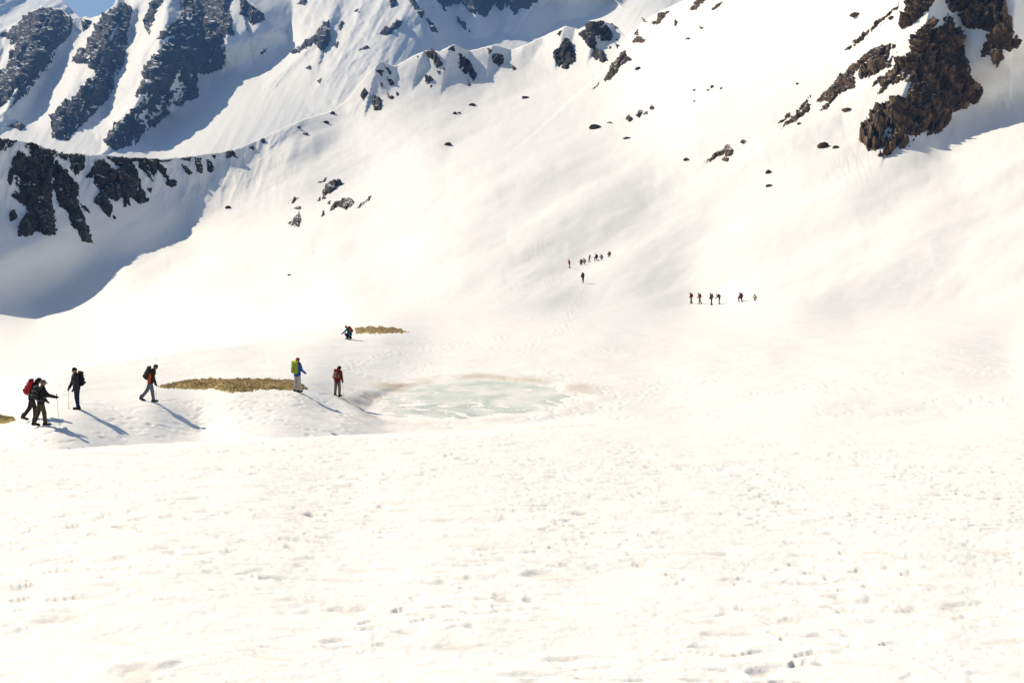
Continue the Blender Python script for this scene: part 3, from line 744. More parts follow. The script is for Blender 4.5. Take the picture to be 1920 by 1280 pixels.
def pond():
    n, k = 96, 14
    a = np.linspace(0, 2 * math.pi, n, endpoint=False)
    V = [(PCX, PCY, -0.05)]
    wr = np.ones(n)
    for _ in range(4):
        wr = wr / pond_r(PCX + np.cos(a) * PRX * wr, PCY + np.sin(a) * PRY * wr)
    for j in range(1, k + 1):
        f = j / k * 1.02 * wr
        V += list(np.stack([PCX + np.cos(a) * PRX * f, PCY + np.sin(a) * PRY * f, -0.05 + 0 * a], -1))
    F = [(0, 1 + i, 1 + (i + 1) % n) for i in range(n)]
    for j in range(k - 1):
        for i in range(n):
            p, q = 1 + j * n + i, 1 + j * n + (i + 1) % n
            F += [(p, p + n, q + n), (p, q + n, q)]
    o = mesh_np('pond', np.array(V), np.array(F), water_material())
    tag(o, kind='structure')
    # sheets of slush and thin ice afloat on it
    gx = np.arange(PCX - 8.5, PCX + 8.5, 0.05); gy = np.arange(PCY - 12.5, PCY + 12, 0.09)
    X, Y = np.meshgrid(gx, gy)
    e = pond_r(X, Y)
    wx = X + 1.1 * fbm(X / 3.0, Y / 3.0, 3, 401); wy = Y + 1.6 * fbm(X / 3.0, Y / 3.0, 3, 402)
    q = fbm(wx / 2.0 + wy / 7.0, wy / 1.3, 5, 405, g=0.52)
    thr = 0.22 + 0.60 * sstep(62, 74, Y) + 0.25 * sstep(1.2, 4.5, X) - 0.35 * sstep(0.72, 0.95, e) * sstep(70, 60, Y)
    z = -0.05 + np.clip(0.03 * (q - thr), -0.02, 0.02) + 0.003 * fbm(X / 0.3, Y / 0.5, 2, 409)
    keep = (q > thr - 0.08) & (e < 0.97)
    idx = np.arange(X.size).reshape(X.shape)
    kk = keep[:-1, :-1] & keep[1:, :-1] & keep[1:, 1:] & keep[:-1, 1:]
    F = np.stack([idx[:-1, :-1][kk], idx[:-1, 1:][kk], idx[1:, 1:][kk], idx[1:, :-1][kk]], -1)
    u, inv = np.unique(F, return_inverse=True)
    V = np.stack([X, Y, z], -1).reshape(-1, 3)[u]
    o = mesh_np('floating_ice', V, inv.reshape(F.shape), SNOW)
    tag(o, 'white slush and thin ice floating in streaks on the pale green pond', 'ice', kind='stuff')
pond()

def grass_material():
    m, nt, b = new_mat('dry_grass')
    geo = N(nt, 'ShaderNodeNewGeometry')
    n1 = N(nt, 'ShaderNodeTexNoise', Scale=1.4, Detail=8.0, Roughness=0.7)
    nt.links.new(geo.outputs['Position'], n1.inputs['Vector'])
    r = ramp(nt, [(0.32, (0.14, 0.095, 0.045)), (0.48, (0.38, 0.28, 0.12)), (0.62, (0.58, 0.45, 0.22)), (0.75, (0.28, 0.27, 0.10))])
    nt.links.new(n1.outputs['Fac'], r.inputs['Fac'])
    nt.links.new(r.outputs['Color'], b.inputs['Base Color'])
    b.inputs['Roughness'].default_value = 0.95
    b.inputs['Specular IOR Level'].default_value = 0.1
    return m
GRASS = grass_material()

def grass_patch(pl, label, H, nb, seed):
    rg = np.random.default_rng(seed)
    P = np.array(pl, float)
    gx = np.arange(P[:, 0].min() - 6, P[:, 0].max() + 6, 1.3); gy = np.arange(P[:, 1].min() - 5, P[:, 1].max() + 5, 0.6)
    X, Y = np.meshgrid(gx, gy)
    sd = poly_sd(X + 5 * fbm(X / 12, Y / 5, 4, seed, g=0.6), Y + 2.4 * fbm(X / 10, Y / 5, 4, seed + 3, g=0.6), pl)
    B = ground(X, Y, False)
    hh = np.where(sd > 0, H * (1 - np.exp(-sd / 3.0)) * (0.9 + 0.4 * fbm(B[..., 0] / 0.8, B[..., 1] / 1.2, 4, seed + 9, g=0.6)), np.maximum(sd, -4) * 0.05)
    B = B + 0.0; B[..., 2] += hh + 0.02
    keep = sd > -3
    idx = np.arange(X.size).reshape(X.shape)
    k = keep[:-1, :-1] & keep[1:, :-1] & keep[1:, 1:] & keep[:-1, 1:]
    F = np.stack([idx[:-1, :-1][k], idx[1:, :-1][k], idx[1:, 1:][k], idx[:-1, 1:][k]], -1)
    T = np.vstack([F[:, [0, 1, 2]], F[:, [0, 2, 3]]])
    ok = np.argwhere(sd > 0.3)
    s = ok[rg.integers(0, len(ok), nb)]
    base = B[s[:, 0], s[:, 1]] + rg.normal(0, 0.02, (nb, 3)) * [1, 1.5, 0]
    an = rg.uniform(0, 6.28, nb); L = rg.uniform(0.02, 0.07, nb); w = 0.012 + 0 * L
    side = np.stack([np.cos(an) * w, np.sin(an) * w, 0 * w], -1)
    le = rg.normal(0, 0.5, (nb, 2))
    tip = base + np.stack([le[:, 0] * L, le[:, 1] * L, L], -1)
    V = np.vstack([B.reshape(-1, 3), base - side, base + side, tip])
    n0 = X.size
    i = np.arange(nb)
    T = np.vstack([T, np.stack([n0 + i, n0 + nb + i, n0 + 2 * nb + i], -1)])
    u, inv = np.unique(T, return_inverse=True)
    o = mesh_np('dry_grass', V[u], inv.reshape(T.shape), GRASS, smooth=False)
    return tag(o, label, 'grass', kind='stuff')
grass_patch([(296, 724), (318, 718), (345, 713), (395, 709), (440, 712), (490, 711), (540, 713), (562, 719), (576, 728), (545, 732), (500, 730), (432, 734), (405, 729), (360, 728), (312, 726)],
            'long strip of bare brown grass on the mound between two hikers', 0.09, 9000, 21)
grass_patch([(664, 615), (700, 613), (738, 614), (752, 618), (764, 624), (745, 624), (715, 626), (690, 624), (668, 625)],
            'short strip of brown grass behind the crouching hiker', 0.16, 5000, 22)
grass_patch([(-60, 775), (0, 777), (18, 779), (28, 785), (12, 789), (-60, 791)],
            'small brown grass patch at the left edge beside the red backpack', 0.09, 2500, 23)

# ================================================================== the hikers
def iso(Fv, lo, h):
    """surface nets: one quad mesh round the region where the field is negative"""
    s = Fv < 0
    nx, ny, nz = Fv.shape
    c = [(i, j, k) for i in (0, 1) for j in (0, 1) for k in (0, 1)]
    sl = lambda A, i, j, k: A[i:nx - 1 + i, j:ny - 1 + j, k:nz - 1 + k]
    cnt = sum(sl(s, *q).astype(np.int8) for q in c)
    act = (cnt > 0) & (cnt < 8)
    A = np.argwhere(act)
    pos = np.zeros((len(A), 3)); num = np.zeros(len(A))
    for a in range(8):
        for b in range(a + 1, 8):
            d = np.array(c[b]) - np.array(c[a])
            if np.abs(d).sum() != 1: continue
            va = Fv[A[:, 0] + c[a][0], A[:, 1] + c[a][1], A[:, 2] + c[a][2]]; vb = Fv[A[:, 0] + c[b][0], A[:, 1] + c[b][1], A[:, 2] + c[b][2]]
            m = (va < 0) != (vb < 0)
            t = va[m] / (va[m] - vb[m])
            pos[m] += np.array(c[a]) + t[:, None] * d; num[m] += 1
    V = lo + h * (A + pos / num[:, None])
    ids = np.full(act.shape, -1); ids[act] = np.arange(len(A))
    Q = []
    for ax in range(3):
        o = [1, 1, 1]; o[ax] = 0
        S0 = s[o[0]:nx - 1, o[1]:ny - 1, o[2]:nz - 1]
        sh = [0, 0, 0]; sh[ax] = 1
        S1 = s[o[0] + sh[0]:nx - 1 + sh[0], o[1] + sh[1]:ny - 1 + sh[1], o[2] + sh[2]:nz - 1 + sh[2]]
        E = np.argwhere(S0 != S1) + o
        flip = s[E[:, 0], E[:, 1], E[:, 2]]
        u, v = [q for q in range(3) if q != ax]
        def cell(du, dv):
            G = E.copy(); G[:, u] -= du; G[:, v] -= dv
            return ids[G[:, 0], G[:, 1], G[:, 2]]
        q = np.stack([cell(0, 0), cell(1, 0), cell(1, 1), cell(0, 1)], -1)
        if ax == 1: flip = ~flip
        q[~flip] = q[~flip][:, ::-1]
        Q.append(q)
    Q = np.vstack(Q)
    return V, Q[(Q >= 0).all(1)]

def caps_field(caps, h, grow=0.0, k=0.03, clip=None):
    """smooth union of tapered capsules (a, b, ra, rb)"""
    P = np.array([[*c[0], *c[1]] for c in caps]).reshape(-1, 3)
    R = max(max(c[2], c[3]) for c in caps) + grow + 3 * h
    lo = P.min(0) - R; n = np.ceil((P.max(0) + R - lo) / h).astype(int) + 1
    ax = [lo[i] + h * np.arange(n[i]) for i in range(3)]
    X, Y, Z = np.meshgrid(*ax, indexing='ij')
    X = X.astype(np.float32); Y = Y.astype(np.float32); Z = Z.astype(np.float32)
    D = None
    for a, b, ra, rb in caps:
        a = np.array(a, float); b = np.array(b, float); d = b - a
        L = (d @ d) + 1e-9
        t = np.clip(((X - a[0]) * d[0] + (Y - a[1]) * d[1] + (Z - a[2]) * d[2]) / L, 0, 1)
        q = np.sqrt((X - a[0] - t * d[0]) ** 2 + (Y - a[1] - t * d[1]) ** 2 + (Z - a[2] - t * d[2]) ** 2) - (ra + (rb - ra) * t) - grow
        if D is None: D = q
        else:
            w = np.clip(0.5 + 0.5 * (D - q) / k, 0, 1)
            D = D + (q - D) * w - k * w * (1 - w)
    if clip is not None: D = np.maximum(D, clip(X, Y, Z))
    return D, lo

def caps_mesh(name, caps, h, mat, parent=None, grow=0.0, k=0.03, clip=None, extra=None):
    D, lo = caps_field(caps, h, grow, k, clip)
    V, Q = iso(D, lo, h)
    T = np.vstack([Q[:, [0, 1, 2]], Q[:, [0, 2, 3]]])
    if extra:
        for v, t in extra:
            T = np.vstack([T, t + len(V)]); V = np.vstack([V, v])
    return mesh_np(name, V, T, mat, True, parent)

def tube(pts, rad, n=7):
    p = np.array(pts, float); r = np.broadcast_to(rad, (len(p),))
    V = []; T = []
    for i in range(len(p)):
        d = p[min(i + 1, len(p) - 1)] - p[max(i - 1, 0)]; d /= np.linalg.norm(d) + 1e-9
        a = np.cross(d, [0.3, 0.5, 0.81] if abs(d[2]) > 0.9 else [0, 0, 1.0]); a /= np.linalg.norm(a); b = np.cross(d, a)
        for j in range(n):
            t = 2 * math.pi * j / n
            V.append(p[i] + r[i] * (math.cos(t) * a + math.sin(t) * b))
    for i in range(len(p) - 1):
        for j in range(n):
            q, w = i * n + j, i * n + (j + 1) % n
            T += [(q, w, w + n), (q, w + n, q + n)]
    V += [p[0], p[-1]]; c = len(V) - 2
    for j in range(n):
        T += [(c, (j + 1) % n, j), (c + 1, (len(p) - 1) * n + j, (len(p) - 1) * n + (j + 1) % n)]
    return np.array(V), np.array(T)

def dirv(a):
    a = math.radians(a)
    return np.array([0, math.sin(a), -math.cos(a)])

def pose(lean=6, hipL=0, kneeL=4, hipR=0, kneeR=4, armL=8, elbL=14, armR=8, elbR=14, head=8, outL=6, outR=6, footL=0, footR=0, stoop=0):
    J = {}
    pel = np.zeros(3)
    for s, hp, kn, ft, n in ((-1, hipL, kneeL, footL, 'L'), (1, hipR, kneeR, footR, 'R')):
        hip = pel + np.array([s * 0.09, 0, -0.04])
        kne = hip + 0.42 * dirv(hp) + [s * 0.02, 0, 0]
        ank = kne + 0.41 * dirv(hp - kn)
        toe = ank + np.array([s * 0.02, 0.17 * math.cos(math.radians(ft)), -0.05 + 0.17 * math.sin(math.radians(ft))])
        heel = ank + np.array([0, -0.05, -0.05])
        J.update({'hip' + n: hip, 'kne' + n: kne, 'ank' + n: ank, 'toe' + n: toe, 'hel' + n: heel})
    up = np.array([0, math.sin(math.radians(lean)), math.cos(math.radians(lean))])
    up2 = np.array([0, math.sin(math.radians(lean + stoop)), math.cos(math.radians(lean + stoop))])
    J['pel'] = pel; J['mid'] = pel + 0.24 * up; J['che'] = J['mid'] + 0.24 * up2; J['nek'] = J['che'] + 0.08 * up2
    hd = math.radians(lean + stoop + head)
    J['hed'] = J['nek'] + 0.13 * np.array([0, math.sin(hd), math.cos(hd)])
    J['hup'] = np.array([0, math.sin(hd), math.cos(hd)]); J['hfw'] = np.array([0, math.cos(hd), -math.sin(hd)])
    J['up'] = up; J['up2'] = up2
    for s, a, e, o, n in ((-1, armL, elbL, outL, 'L'), (1, armR, elbR, outR, 'R')):
        sh = J['che'] + np.array([s * 0.175, 0, 0]) + 0.0 * up2
        ou = math.sin(math.radians(o))
        el_ = sh + 0.28 * dirv(a) + [s * 0.28 * ou, 0, 0]
        wr = el_ + 0.25 * dirv(a + e) + [s * 0.10 * ou, 0, 0]
        fd = dirv(a + e + 8)
        J.update({'sho' + n: sh, 'elb' + n: el_, 'wri' + n: wr, 'fd' + n: fd, 'pal' + n: wr + 0.075 * fd})
    low = min(J[k][2] for k in ('toeL', 'toeR', 'helL', 'helR')) - 0.035
    for k in J:
        if k[:2] not in ('fd', 'up', 'hu', 'hf'): J[k] = J[k] - np.array([0, 0, low])
    return J

def fingers(J, n, s, near):
    """four unequal bent fingers and a thumb rooted in the palm"""
    out = []
    f = J['fd' + n]; side = np.array([0, f[2], -f[1]]); side = side / (np.linalg.norm(side) + 1e-9)
    inn = np.array([-s, 0, 0])
    for i, L in enumerate((0.068, 0.078, 0.073, 0.056)):
        b = J['pal' + n] + side * (0.027 - 0.018 * i) + f * 0.02
        m1 = b + f * L * 0.5 + inn * 0.006; m2 = m1 + (f * 0.7 + inn * 0.6) * L * 0.36; m3 = m2 + (f * 0.3 + inn * 0.9) * L * 0.3
        out.append(tube([b, m1, m2, m3], [0.0095, 0.009, 0.0085, 0.006], 6))
    b = J['pal' + n] + side * 0.03 - f * 0.035
    out.append(tube([b, b + side * 0.028 + f * 0.02 + inn * 0.01, b + side * 0.036 + f * 0.05 + inn * 0.022], [0.011, 0.010, 0.007], 6))
    return out

SKIN = plain('skin', (0.30, 0.16, 0.10), 0.6, 0.3, 0.1)
FAB = {}
def fabric(c):
    if c not in FAB: FAB[c] = plain('fabric', c, 0.85, 0.15, 0.3, 22.0)
    return FAB[c]
BLACK, CHAR, NAVY, BLUE = (0.012, 0.011, 0.012), (0.03, 0.028, 0.028), (0.018, 0.022, 0.05), (0.02, 0.10, 0.32)
RED, MAROON, LIME, BEIGE = (0.36, 0.02, 0.018), (0.13, 0.015, 0.02), (0.32, 0.36, 0.03), (0.42, 0.36, 0.34)
JEANS, BROWN, ORANGE, TEAL, TAN = (0.11, 0.135, 0.16), (0.09, 0.05, 0.03), (0.42, 0.09, 0.02), (0.01, 0.11, 0.16), (0.36, 0.25, 0.12)
TAUPE, OLIVE, YELLOW = (0.17, 0.13, 0.11), (0.06, 0.055, 0.02), (0.40, 0.28, 0.05)

def person(px, py, turn, J, label, jacket, trousers, hat, boots=BLACK, gloves=None, hood=None, near=True, scale=1.0, group=None, cap=None, gaiter=None, trim=None):
    h = 0.016 if near else 0.032
    g = ground(np.array(px, float), np.array(py, float), near)
    body = [(J['hipL'], J['kneL'], 0.082, 0.055), (J['hipR'], J['kneR'], 0.082, 0.055), (J['kneL'], J['ankL'], 0.055, 0.038), (J['kneR'], J['ankR'], 0.055, 0.038),
            (J['ankL'], J['helL'], 0.038, 0.036), (J['ankR'], J['helR'], 0.038, 0.036), (J['helL'], J['toeL'], 0.036, 0.032), (J['helR'], J['toeR'], 0.036, 0.032),
            (J['pel'] + [-0.07, 0, 0], J['mid'] + [-0.055, 0, 0], 0.10, 0.095), (J['pel'] + [0.07, 0, 0], J['mid'] + [0.055, 0, 0], 0.10, 0.095),
            (J['mid'] + [-0.055, 0, 0], J['che'] + [-0.10, 0, 0], 0.095, 0.085), (J['mid'] + [0.055, 0, 0], J['che'] + [0.10, 0, 0], 0.095, 0.085),
            (J['che'] + [-0.1, 0, 0.0], J['che'] + [0.1, 0, 0.0], 0.085, 0.085), (J['che'], J['nek'], 0.065, 0.05), (J['nek'], J['hed'], 0.05, 0.06),
            (J['hed'] + 0.025 * J['hup'] - 0.012 * J['hfw'], J['hed'] + 0.03 * J['hup'] + 0.01 * J['hfw'], 0.094, 0.090), (J['hed'] - 0.05 * J['hup'] + 0.035 * J['hfw'], J['hed'] + 0.01 * J['hup'] + 0.03 * J['hfw'], 0.05, 0.07)]
    for n in 'LR':
        body += [(J['sho' + n], J['elb' + n], 0.052, 0.042), (J['elb' + n], J['wri' + n], 0.042, 0.028), (J['wri' + n], J['pal' + n], 0.026, 0.034)]
    if near:
        nz = J['hed'] - 0.005 * J['hup'] + 0.10 * J['hfw']
        body += [(nz + 0.03 * J['hup'], nz - 0.012 * J['hup'] + 0.016 * J['hfw'], 0.010, 0.016)]
        body += [(J['hed'] + [s * 0.092, 0, 0.012], J['hed'] + [s * 0.094, 0, -0.02], 0.02, 0.016) for s in (-1, 1)]
    ex = []
    if near:
        for n, s in (('L', -1), ('R', 1)): ex += fingers(J, n, s, near)
    me = caps_mesh('person', body, h, SKIN, k=0.02, extra=ex)
    me.location = g - np.array([0, 0, 0.02]); me.rotation_euler = (0, 0, math.radians(turn)); me.scale = (scale,) * 3
    tag(me, label, 'person', group)
    # clothing
    tor = body[8:13]
    arms = [c for n in 'LR' for c in ((J['sho' + n], J['elb' + n], 0.056, 0.048), (J['elb' + n], J['wri' + n], 0.048, 0.036))]
    hem = [(J['pel'] + [-0.075, 0.0, -0.06], J['mid'] + [-0.055, 0, 0], 0.10, 0.095), (J['pel'] + [0.075, 0.0, -0.06], J['mid'] + [0.055, 0, 0], 0.10, 0.095)]
    zc = J['pel'][2] - 0.13
    caps_mesh('jacket', tor + hem + arms + [(J['che'], J['nek'], 0.075, 0.068)], h, fabric(jacket), me, grow=0.024, k=0.03)
    legs = [c for n in 'LR' for c in ((J['hip' + n], J['kne' + n], 0.088, 0.066), (J['kne' + n], J['ank' + n], 0.066, 0.056))] + [(J['pel'] + [-0.07, 0, -0.02], J['pel'] + [0.07, 0, -0.02], 0.10, 0.10)]
    caps_mesh('trousers', legs, h, fabric(trousers), me, grow=0.016, k=0.03)
    for n in 'LR':
        caps_mesh('boot', [(J['ank' + n] + [0, 0, 0.09], J['hel' + n] + [0, 0, 0.012], 0.055, 0.05), (J['hel' + n] + [0, 0, 0.01], J['toe' + n] + [0, 0, 0.01], 0.05, 0.045)], h * 0.8, fabric(gaiter or boots), me, grow=0.008, k=0.02)
    hc = J['hed'] + 0.03 * J['hup']
    if hood:
        o = caps_mesh('hood', [(hc - 0.05 * J['hup'] - 0.03 * J['hfw'], hc + 0.02 * J['hup'] - 0.01 * J['hfw'], 0.105, 0.112), (J['nek'], hc - 0.04 * J['hup'] - 0.03 * J['hfw'], 0.085, 0.10)], h, fabric(hood), me, k=0.03,
                      clip=lambda X, Y, Z: (X - hc[0]) * J['hfw'][0] + (Y - hc[1]) * J['hfw'][1] + (Z - hc[2]) * J['hfw'][2] - 0.065)
    else:
        o = caps_mesh('hat', [(hc + 0.015 * J['hup'] - 0.012 * J['hfw'], hc + 0.03 * J['hup'] + 0.0 * J['hfw'], 0.105, 0.10)] + ([(hc + 0.02 * J['hup'] + 0.08 * J['hfw'], hc + 0.01 * J['hup'] + 0.16 * J['hfw'], 0.03, 0.02)] if cap else []), h, fabric(hat), me, k=0.02,
                      clip=lambda X, Y, Z: -((X - hc[0]) * J['hup'][0] + (Y - hc[1]) * J['hup'][1] + (Z - hc[2]) * J['hup'][2]) - (0.0 if cap else 0.02))
    if near:
        for n, s in (('L', -1), ('R', 1)):
            caps_mesh('glove', [(J['wri' + n], J['pal' + n], 0.036, 0.038)], 0.012, fabric(gloves or BLACK), me, grow=0.004,
                      extra=[(v + (v - v.mean(0)) * 0.12, t) for v, t in fingers(J, n, s, near)])
    if trim:
        caps_mesh('jacket_panel', [(J['mid'] + [0.10, -0.02, 0.12], J['pel'] + [0.11, -0.02, 0.0], 0.07, 0.08)], h, fabric(trim), me, grow=0.022)
    return me

def on_back(J, p, u, v, w):
    """a point in the frame of the wearer's back: u right, v behind, w up from the hips"""
    n = np.cross([1.0, 0, 0], J['up2'])
    return J['mid'] + np.array([u, 0, 0]) + n * v + J['up2'] * (w - 0.24)

def backpack(who, J, col, label, lidc=None, pocket=None, near=True, big=1.0, strap=CHAR, h0=0.06, group=None):
    h = 0.016 if near else 0.032
    B = lambda u, v, w: on_back(J, None, u, v, w)
    W, D, T = 0.105 * big, 0.20 + 0.03 * (big - 1), h0 + 0.50 * big
    main = [(B(s * W, D, h0 + 0.06), B(s * W * 0.95, D, T - 0.06), 0.085 * big, 0.078 * big) for s in (-1, 1)] + [(B(0, D + 0.05, h0 + 0.08), B(0, D + 0.04, T - 0.1), 0.09 * big, 0.08 * big)]
    o = caps_mesh('backpack', main, h, fabric(col), k=0.05)
    o.location = who.location; o.rotation_euler = who.rotation_euler; o.scale = who.scale
    tag(o, label, 'backpack', group)
    caps_mesh('lid', [(B(-W, D, T + 0.015), B(W, D, T + 0.015), 0.065, 0.065), (B(-W, D + 0.07, T - 0.01), B(W, D + 0.07, T - 0.01), 0.05, 0.05)], h, fabric(lidc or col), o, k=0.05)
    if near:
        caps_mesh('front_pocket', [(B(-0.05, D + 0.12, h0 + 0.10), B(0.05, D + 0.12, h0 + 0.10), 0.06, 0.06), (B(-0.045, D + 0.11, h0 + 0.26), B(0.045, D + 0.11, h0 + 0.26), 0.05, 0.05)], h, fabric(pocket or col), o, k=0.05)
        for s in (-1, 1):
            caps_mesh('side_pocket', [(B(s * (W + 0.075), D, h0 + 0.05), B(s * (W + 0.07), D, h0 + 0.20), 0.045, 0.04)], h, fabric(pocket or col), o)
            v, t = tube([B(s * 0.09, 0.13, T - 0.1), B(s * 0.10, 0.09, T - 0.02), B(s * 0.115, 0.0, T + 0.015 - 0.02 * big), B(s * 0.125, -0.10, T - 0.09), B(s * 0.125, -0.135, T - 0.22), B(s * 0.16, -0.09, T - 0.36), B(s * 0.17, 0.05, T - 0.42)], 0.02, 6)
            mesh_np('shoulder_strap', v, t, fabric(strap), True, o)
        a = np.linspace(0, 2 * math.pi, 22)
        v, t = tube([B(0.20 * math.cos(q), 0.02 - 0.145 * math.sin(q), h0 - 0.02) for q in a], 0.018, 6)
        mesh_np('hip_belt', v, t, fabric(strap), True, o)
        for z in (0.18, 0.36):
            v, t = tube([B(-0.16, D + 0.05, h0 + z * big), B(-0.05, D + 0.165, h0 + z * big), B(0.05, D + 0.165, h0 + z * big), B(0.16, D + 0.05, h0 + z * big)], 0.009, 5)
            mesh_np('compression_strap', v, t, fabric((0.3, 0.28, 0.26)), True, o)
    return o

POLE = plain('pole_metal', (0.35, 0.33, 0.31), 0.4, 0.5, 0.1)
def trekking_pole(who, J, n, label, fwd=0.05, out=0.03):
    bpy.context.view_layer.update()
    M = who.matrix_world
    hand = np.array(M @ Vector(J['pal' + n])); s = -1 if n == 'L' else 1
    tip = np.array(M @ Vector(J['pal' + n] * [1, 1, 0] + [s * out, fwd, 0.0])); tip[2] = who.location.z + 0.0
    d = (hand - tip); d /= np.linalg.norm(d)
    v, t = tube([tip - hand, d * 0.0, d * 0.10], [0.006, 0.009, 0.009], 8)
    o = mesh_np('trekking_pole', v, t, POLE); o.location = hand
    tag(o, label, 'trekking pole')
    v, t = tube([-d * 0.07, -d * 0.03, d * 0.05, d * 0.12, d * 0.135], [0.015, 0.017, 0.014, 0.019, 0.012], 8)
    mesh_np('grip', v, t, fabric(CHAR), True, o)
    b = tip - hand + d * 0.07
    v, t = tube([b - d * 0.004, b, b + d * 0.006], [0.02, 0.045, 0.02], 10)
    mesh_np('basket', v, t, fabric(CHAR), True, o)

def hikers():
    # the two walking close together at the left
    J = pose(lean=14, stoop=10, hipL=-14, kneeL=22, hipR=16, kneeR=18, armL=-5, elbL=25, armR=20, elbR=40, head=16, footL=-30)
    p = person(61, 787, -72, J, 'leftmost hiker in black hooded jacket stooping under a red backpack', BLACK, (0.035, 0.022, 0.025), BLACK, boots=BROWN, hood=BLACK)
    backpack(p, J, RED, 'large red backpack on the stooping leftmost hiker', lidc=MAROON, pocket=(0.30, 0.02, 0.02), big=1.12)
    J = pose(lean=6, stoop=3, hipL=-12, kneeL=10, hipR=12, kneeR=8, armL=6, elbL=30, armR=34, elbR=38, head=4, outR=14, footL=-15)
    p = person(78, 797, -55, J, 'hiker in black with a grey cap holding a pole beside the leftmost hiker', BLACK, OLIVE, (0.10, 0.10, 0.11), cap=True)
    backpack(p, J, CHAR, 'dark backpack on the hiker in black with the grey cap', near=True, big=0.92, strap=(0.16, 0.16, 0.15))
    trekking_pole(p, J, 'R', 'thin trekking pole in the hand of the hiker with the grey cap', fwd=0.06)
    # facing the viewer's left
    J = pose(lean=4, hipL=3, kneeL=6, hipR=-2, kneeR=6, armL=6, elbL=20, armR=10, elbR=16, head=6, outR=22)
    p = person(145, 767, 128, J, 'hiker in navy trousers facing left with bare brown face turned our way', CHAR, NAVY, (0.03, 0.018, 0.014), boots=(0.06, 0.02, 0.018))
    backpack(p, J, BLACK, 'black backpack on the hiker in navy trousers', lidc=CHAR, big=1.06)
    trekking_pole(p, J, 'R', 'pale trekking pole of the hiker in navy trousers', fwd=0.02, out=0.0)
    # striding right by the grass
    J = pose(lean=12, stoop=8, hipL=-24, kneeL=14, hipR=12, kneeR=6, armL=-4, elbL=18, armR=6, elbR=12, head=14, footL=-38)
    p = person(283, 752, -78, J, 'hiker in blue-grey jeans striding right towards the long grass strip', (0.03, 0.018, 0.015), JEANS, (0.05, 0.03, 0.02), boots=(0.035, 0.03, 0.028), trim=ORANGE)
    backpack(p, J, CHAR, 'dark grey backpack on the hiker in jeans', lidc=(0.05, 0.045, 0.045), big=1.08, strap=(0.3, 0.12, 0.06))
    trekking_pole(p, J, 'R', 'thin trekking pole of the hiker in jeans', fwd=0.0)
    # lime pack, red hat
    J = pose(lean=3, hipL=-2, kneeL=4, hipR=3, kneeR=4, armL=0, elbL=18, armR=12, elbR=42, head=2, outR=10)
    p = person(558, 735, -34, J, 'hiker in blue jacket, pale trousers and red hat at the end of the grass', BLUE, BEIGE, RED, boots=BLACK, gaiter=BLACK)
    backpack(p, J, LIME, 'lime green backpack on the hiker with the red hat', lidc=(0.55, 0.6, 0.08), pocket=(0.22, 0.25, 0.02), big=1.14)
    # before the pond
    J = pose(lean=10, stoop=8, hipL=-4, kneeL=6, hipR=6, kneeR=8, armL=0, elbL=14, armR=4, elbR=10, head=18)
    p = person(633, 741, -22, J, 'hiker in dark red jacket with head bent at the edge of the pond', (0.16, 0.018, 0.02), TAUPE, BLACK, hood=BLACK, scale=0.97)
    backpack(p, J, (0.22, 0.02, 0.022), 'red and tan backpack on the hiker at the pond edge', pocket=TAN, big=0.95)
    trekking_pole(p, J, 'R', 'thin trekking pole of the hiker at the pond edge', fwd=0.02)
    # crouching
    J = pose(lean=24, stoop=10, hipL=96, kneeL=128, hipR=70, kneeR=140, armL=42, elbL=10, armR=14, elbR=20, head=10, outL=10, footR=-30)
    p = person(657, 638, 72, J, 'hiker in teal jacket crouching in front of the short grass strip', TEAL, BLACK, MAROON)
    backpack(p, J, (0.30, 0.05, 0.03), 'red backpack on the crouching hiker in teal', lidc=MAROON, big=1.0)

    # the two groups far out on the snow
    stand = pose(lean=10, stoop=6, hipL=-8, kneeL=6, hipR=9, kneeR=8, armL=4, elbL=20, armR=10, elbR=24, head=10)
    walk = pose(lean=12, stoop=8, hipL=-18, kneeL=12, hipR=16, kneeR=10, armL=10, elbL=20, armR=-4, elbR=20, head=10, footL=-20)
    bend = pose(lean=28, stoop=14, hipL=4, kneeL=14, hipR=12, kneeR=22, armL=30, elbL=20, armR=26, elbR=26, head=12)
    sit = pose(lean=22, stoop=14, hipL=92, kneeL=118, hipR=86, kneeR=124, armL=40, elbL=30, armR=36, elbR=34, head=14)
    kneel = pose(lean=14, stoop=10, hipL=84, kneeL=96, hipR=4, kneeR=84, armL=22, elbL=30, armR=20, elbR=30, head=10)
    GA, GB = 'hikers of the upper far group', 'hikers of the lower far group'
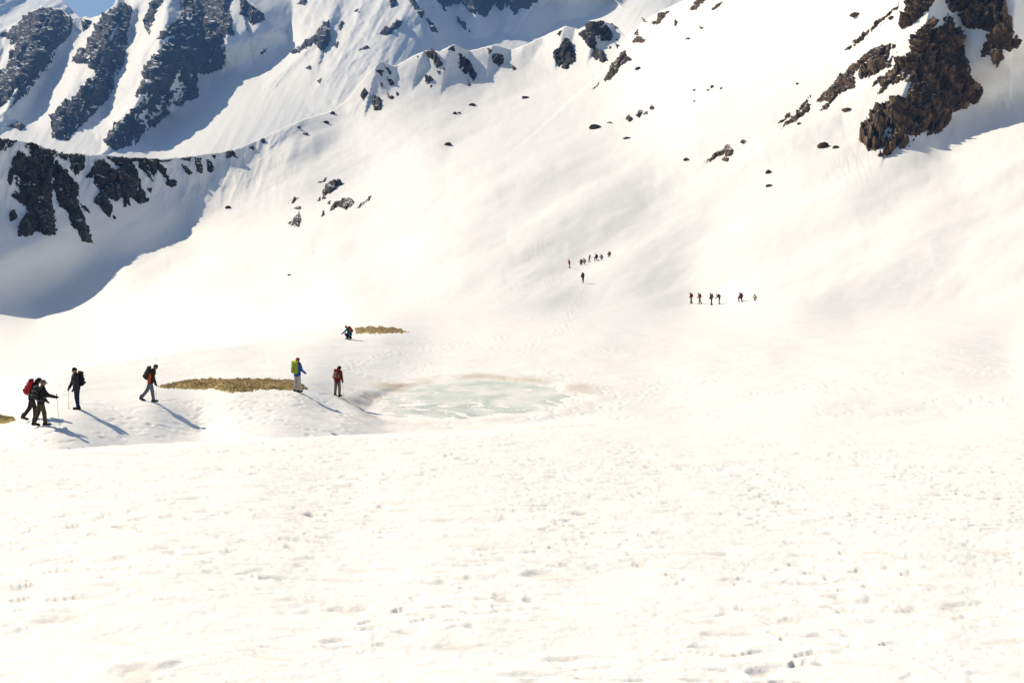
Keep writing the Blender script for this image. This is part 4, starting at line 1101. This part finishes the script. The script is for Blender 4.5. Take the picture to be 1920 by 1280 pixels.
    far = [
        (1068, 504, 60, stand, (0.34, 0.03, 0.025), CHAR, (0.16, 0.04, 0.03), None, 'far hiker in a red top standing apart left of the upper group', GA, 1.0),
        (1091, 498, 40, sit, (0.10, 0.03, 0.03), CHAR, CHAR, (0.2, 0.03, 0.03), 'seated hiker with a red pack at the left end of the upper far group', GA, 1.0),
        (1098, 496, 80, sit, BROWN, OLIVE, BROWN, None, 'brown seated hiker below the standing brown one in the upper far group', GA, 1.05),
        (1105, 492, -60, stand, (0.14, 0.09, 0.05), BROWN, TAN, None, 'hiker in brown standing up amid the seated upper far group', GA, 0.92),
        (1119, 490, 70, kneel, BLACK, BLACK, CHAR, BLACK, 'black clad hiker kneeling in the middle of the upper far group', GA, 1.08),
        (1130, 488, 70, sit, CHAR, OLIVE, CHAR, None, 'dark seated hiker second from the right of the upper far group', GA, 1.0),
        (1144, 483, 60, sit, (0.09, 0.03, 0.03), MAROON, BROWN, (0.12, 0.04, 0.04), 'maroon seated hiker at the right end of the upper far group', GA, 1.0),
        (1093, 537, 20, walk, BLACK, (0.05, 0.045, 0.03), CHAR, CHAR, 'lone dark hiker walking below the upper far group', None, 1.05),
        (1296, 566, 70, stand, MAROON, CHAR, CHAR, (0.26, 0.02, 0.02), 'leftmost hiker of the lower far group, with a dark red pack', GB, 1.0),
        (1312, 568, 60, walk, (0.22, 0.14, 0.10), CHAR, TAN, (0.16, 0.05, 0.03), 'second hiker from the left in the lower far group, striding', GB, 1.0),
        (1334, 571, 55, stand, BROWN, CHAR, CHAR, (0.22, 0.08, 0.05), 'third hiker from the left in the lower far group, with tan pack', GB, 1.05),
        (1349, 570, 70, bend, BROWN, CHAR, TAN, (0.2, 0.06, 0.05), 'fourth hiker from the left in the lower far group, bending forward', GB, 0.98),
        (1390, 567, 50, kneel, MAROON, MAROON, CHAR, (0.16, 0.03, 0.03), 'maroon kneeling hiker alone right of four standing far ones', GB, 1.0),
        (1418, 565, 80, sit, (0.24, 0.17, 0.04), OLIVE, OLIVE, None, 'yellowish seated hiker farthest right of the lower far group', GB, 0.8)]
    for px, py, tr, J, jk, tw, ht, pk, lab, gr, scl in far:
        p = person(px, py, tr, J, lab, jk, tw, ht, near=False, scale=scl, group=gr)
        if pk: backpack(p, J, pk, 'backpack on the ' + lab.split(',')[0].replace(', with a dark red pack', '').replace(' with a red pack', ''), near=False, big=1.05)
hikers()

# ================================================================== the air between here and the far mountains
def haze():
    x0, x1, y0, y1, z0, z1 = -4200, 4200, -60, 6800, -70, 1400
    V = [(x, y, z) for x in (x0, x1) for y in (y0, y1) for z in (z0, z1)]
    F = [(0, 1, 3, 2), (4, 6, 7, 5), (0, 4, 5, 1), (2, 3, 7, 6), (0, 2, 6, 4), (1, 5, 7, 3)]
    o = mesh_np('haze', np.array(V), np.array(F), None, smooth=False)
    m = bpy.data.materials.new('haze'); m.use_nodes = True
    nt = m.node_tree; nt.nodes.clear()
    out = nt.nodes.new('ShaderNodeOutputMaterial'); pv = nt.nodes.new('ShaderNodeVolumePrincipled')
    pv.inputs['Color'].default_value = (0.18, 0.44, 1.0, 1)
    pv.inputs['Density'].default_value = HAZE
    pv.inputs['Anisotropy'].default_value = 0.0
    nt.links.new(pv.outputs[0], out.inputs['Volume'])
    o.data.materials.append(m)
    tag(o, kind='stuff')
HAZE = 0.00011
haze()
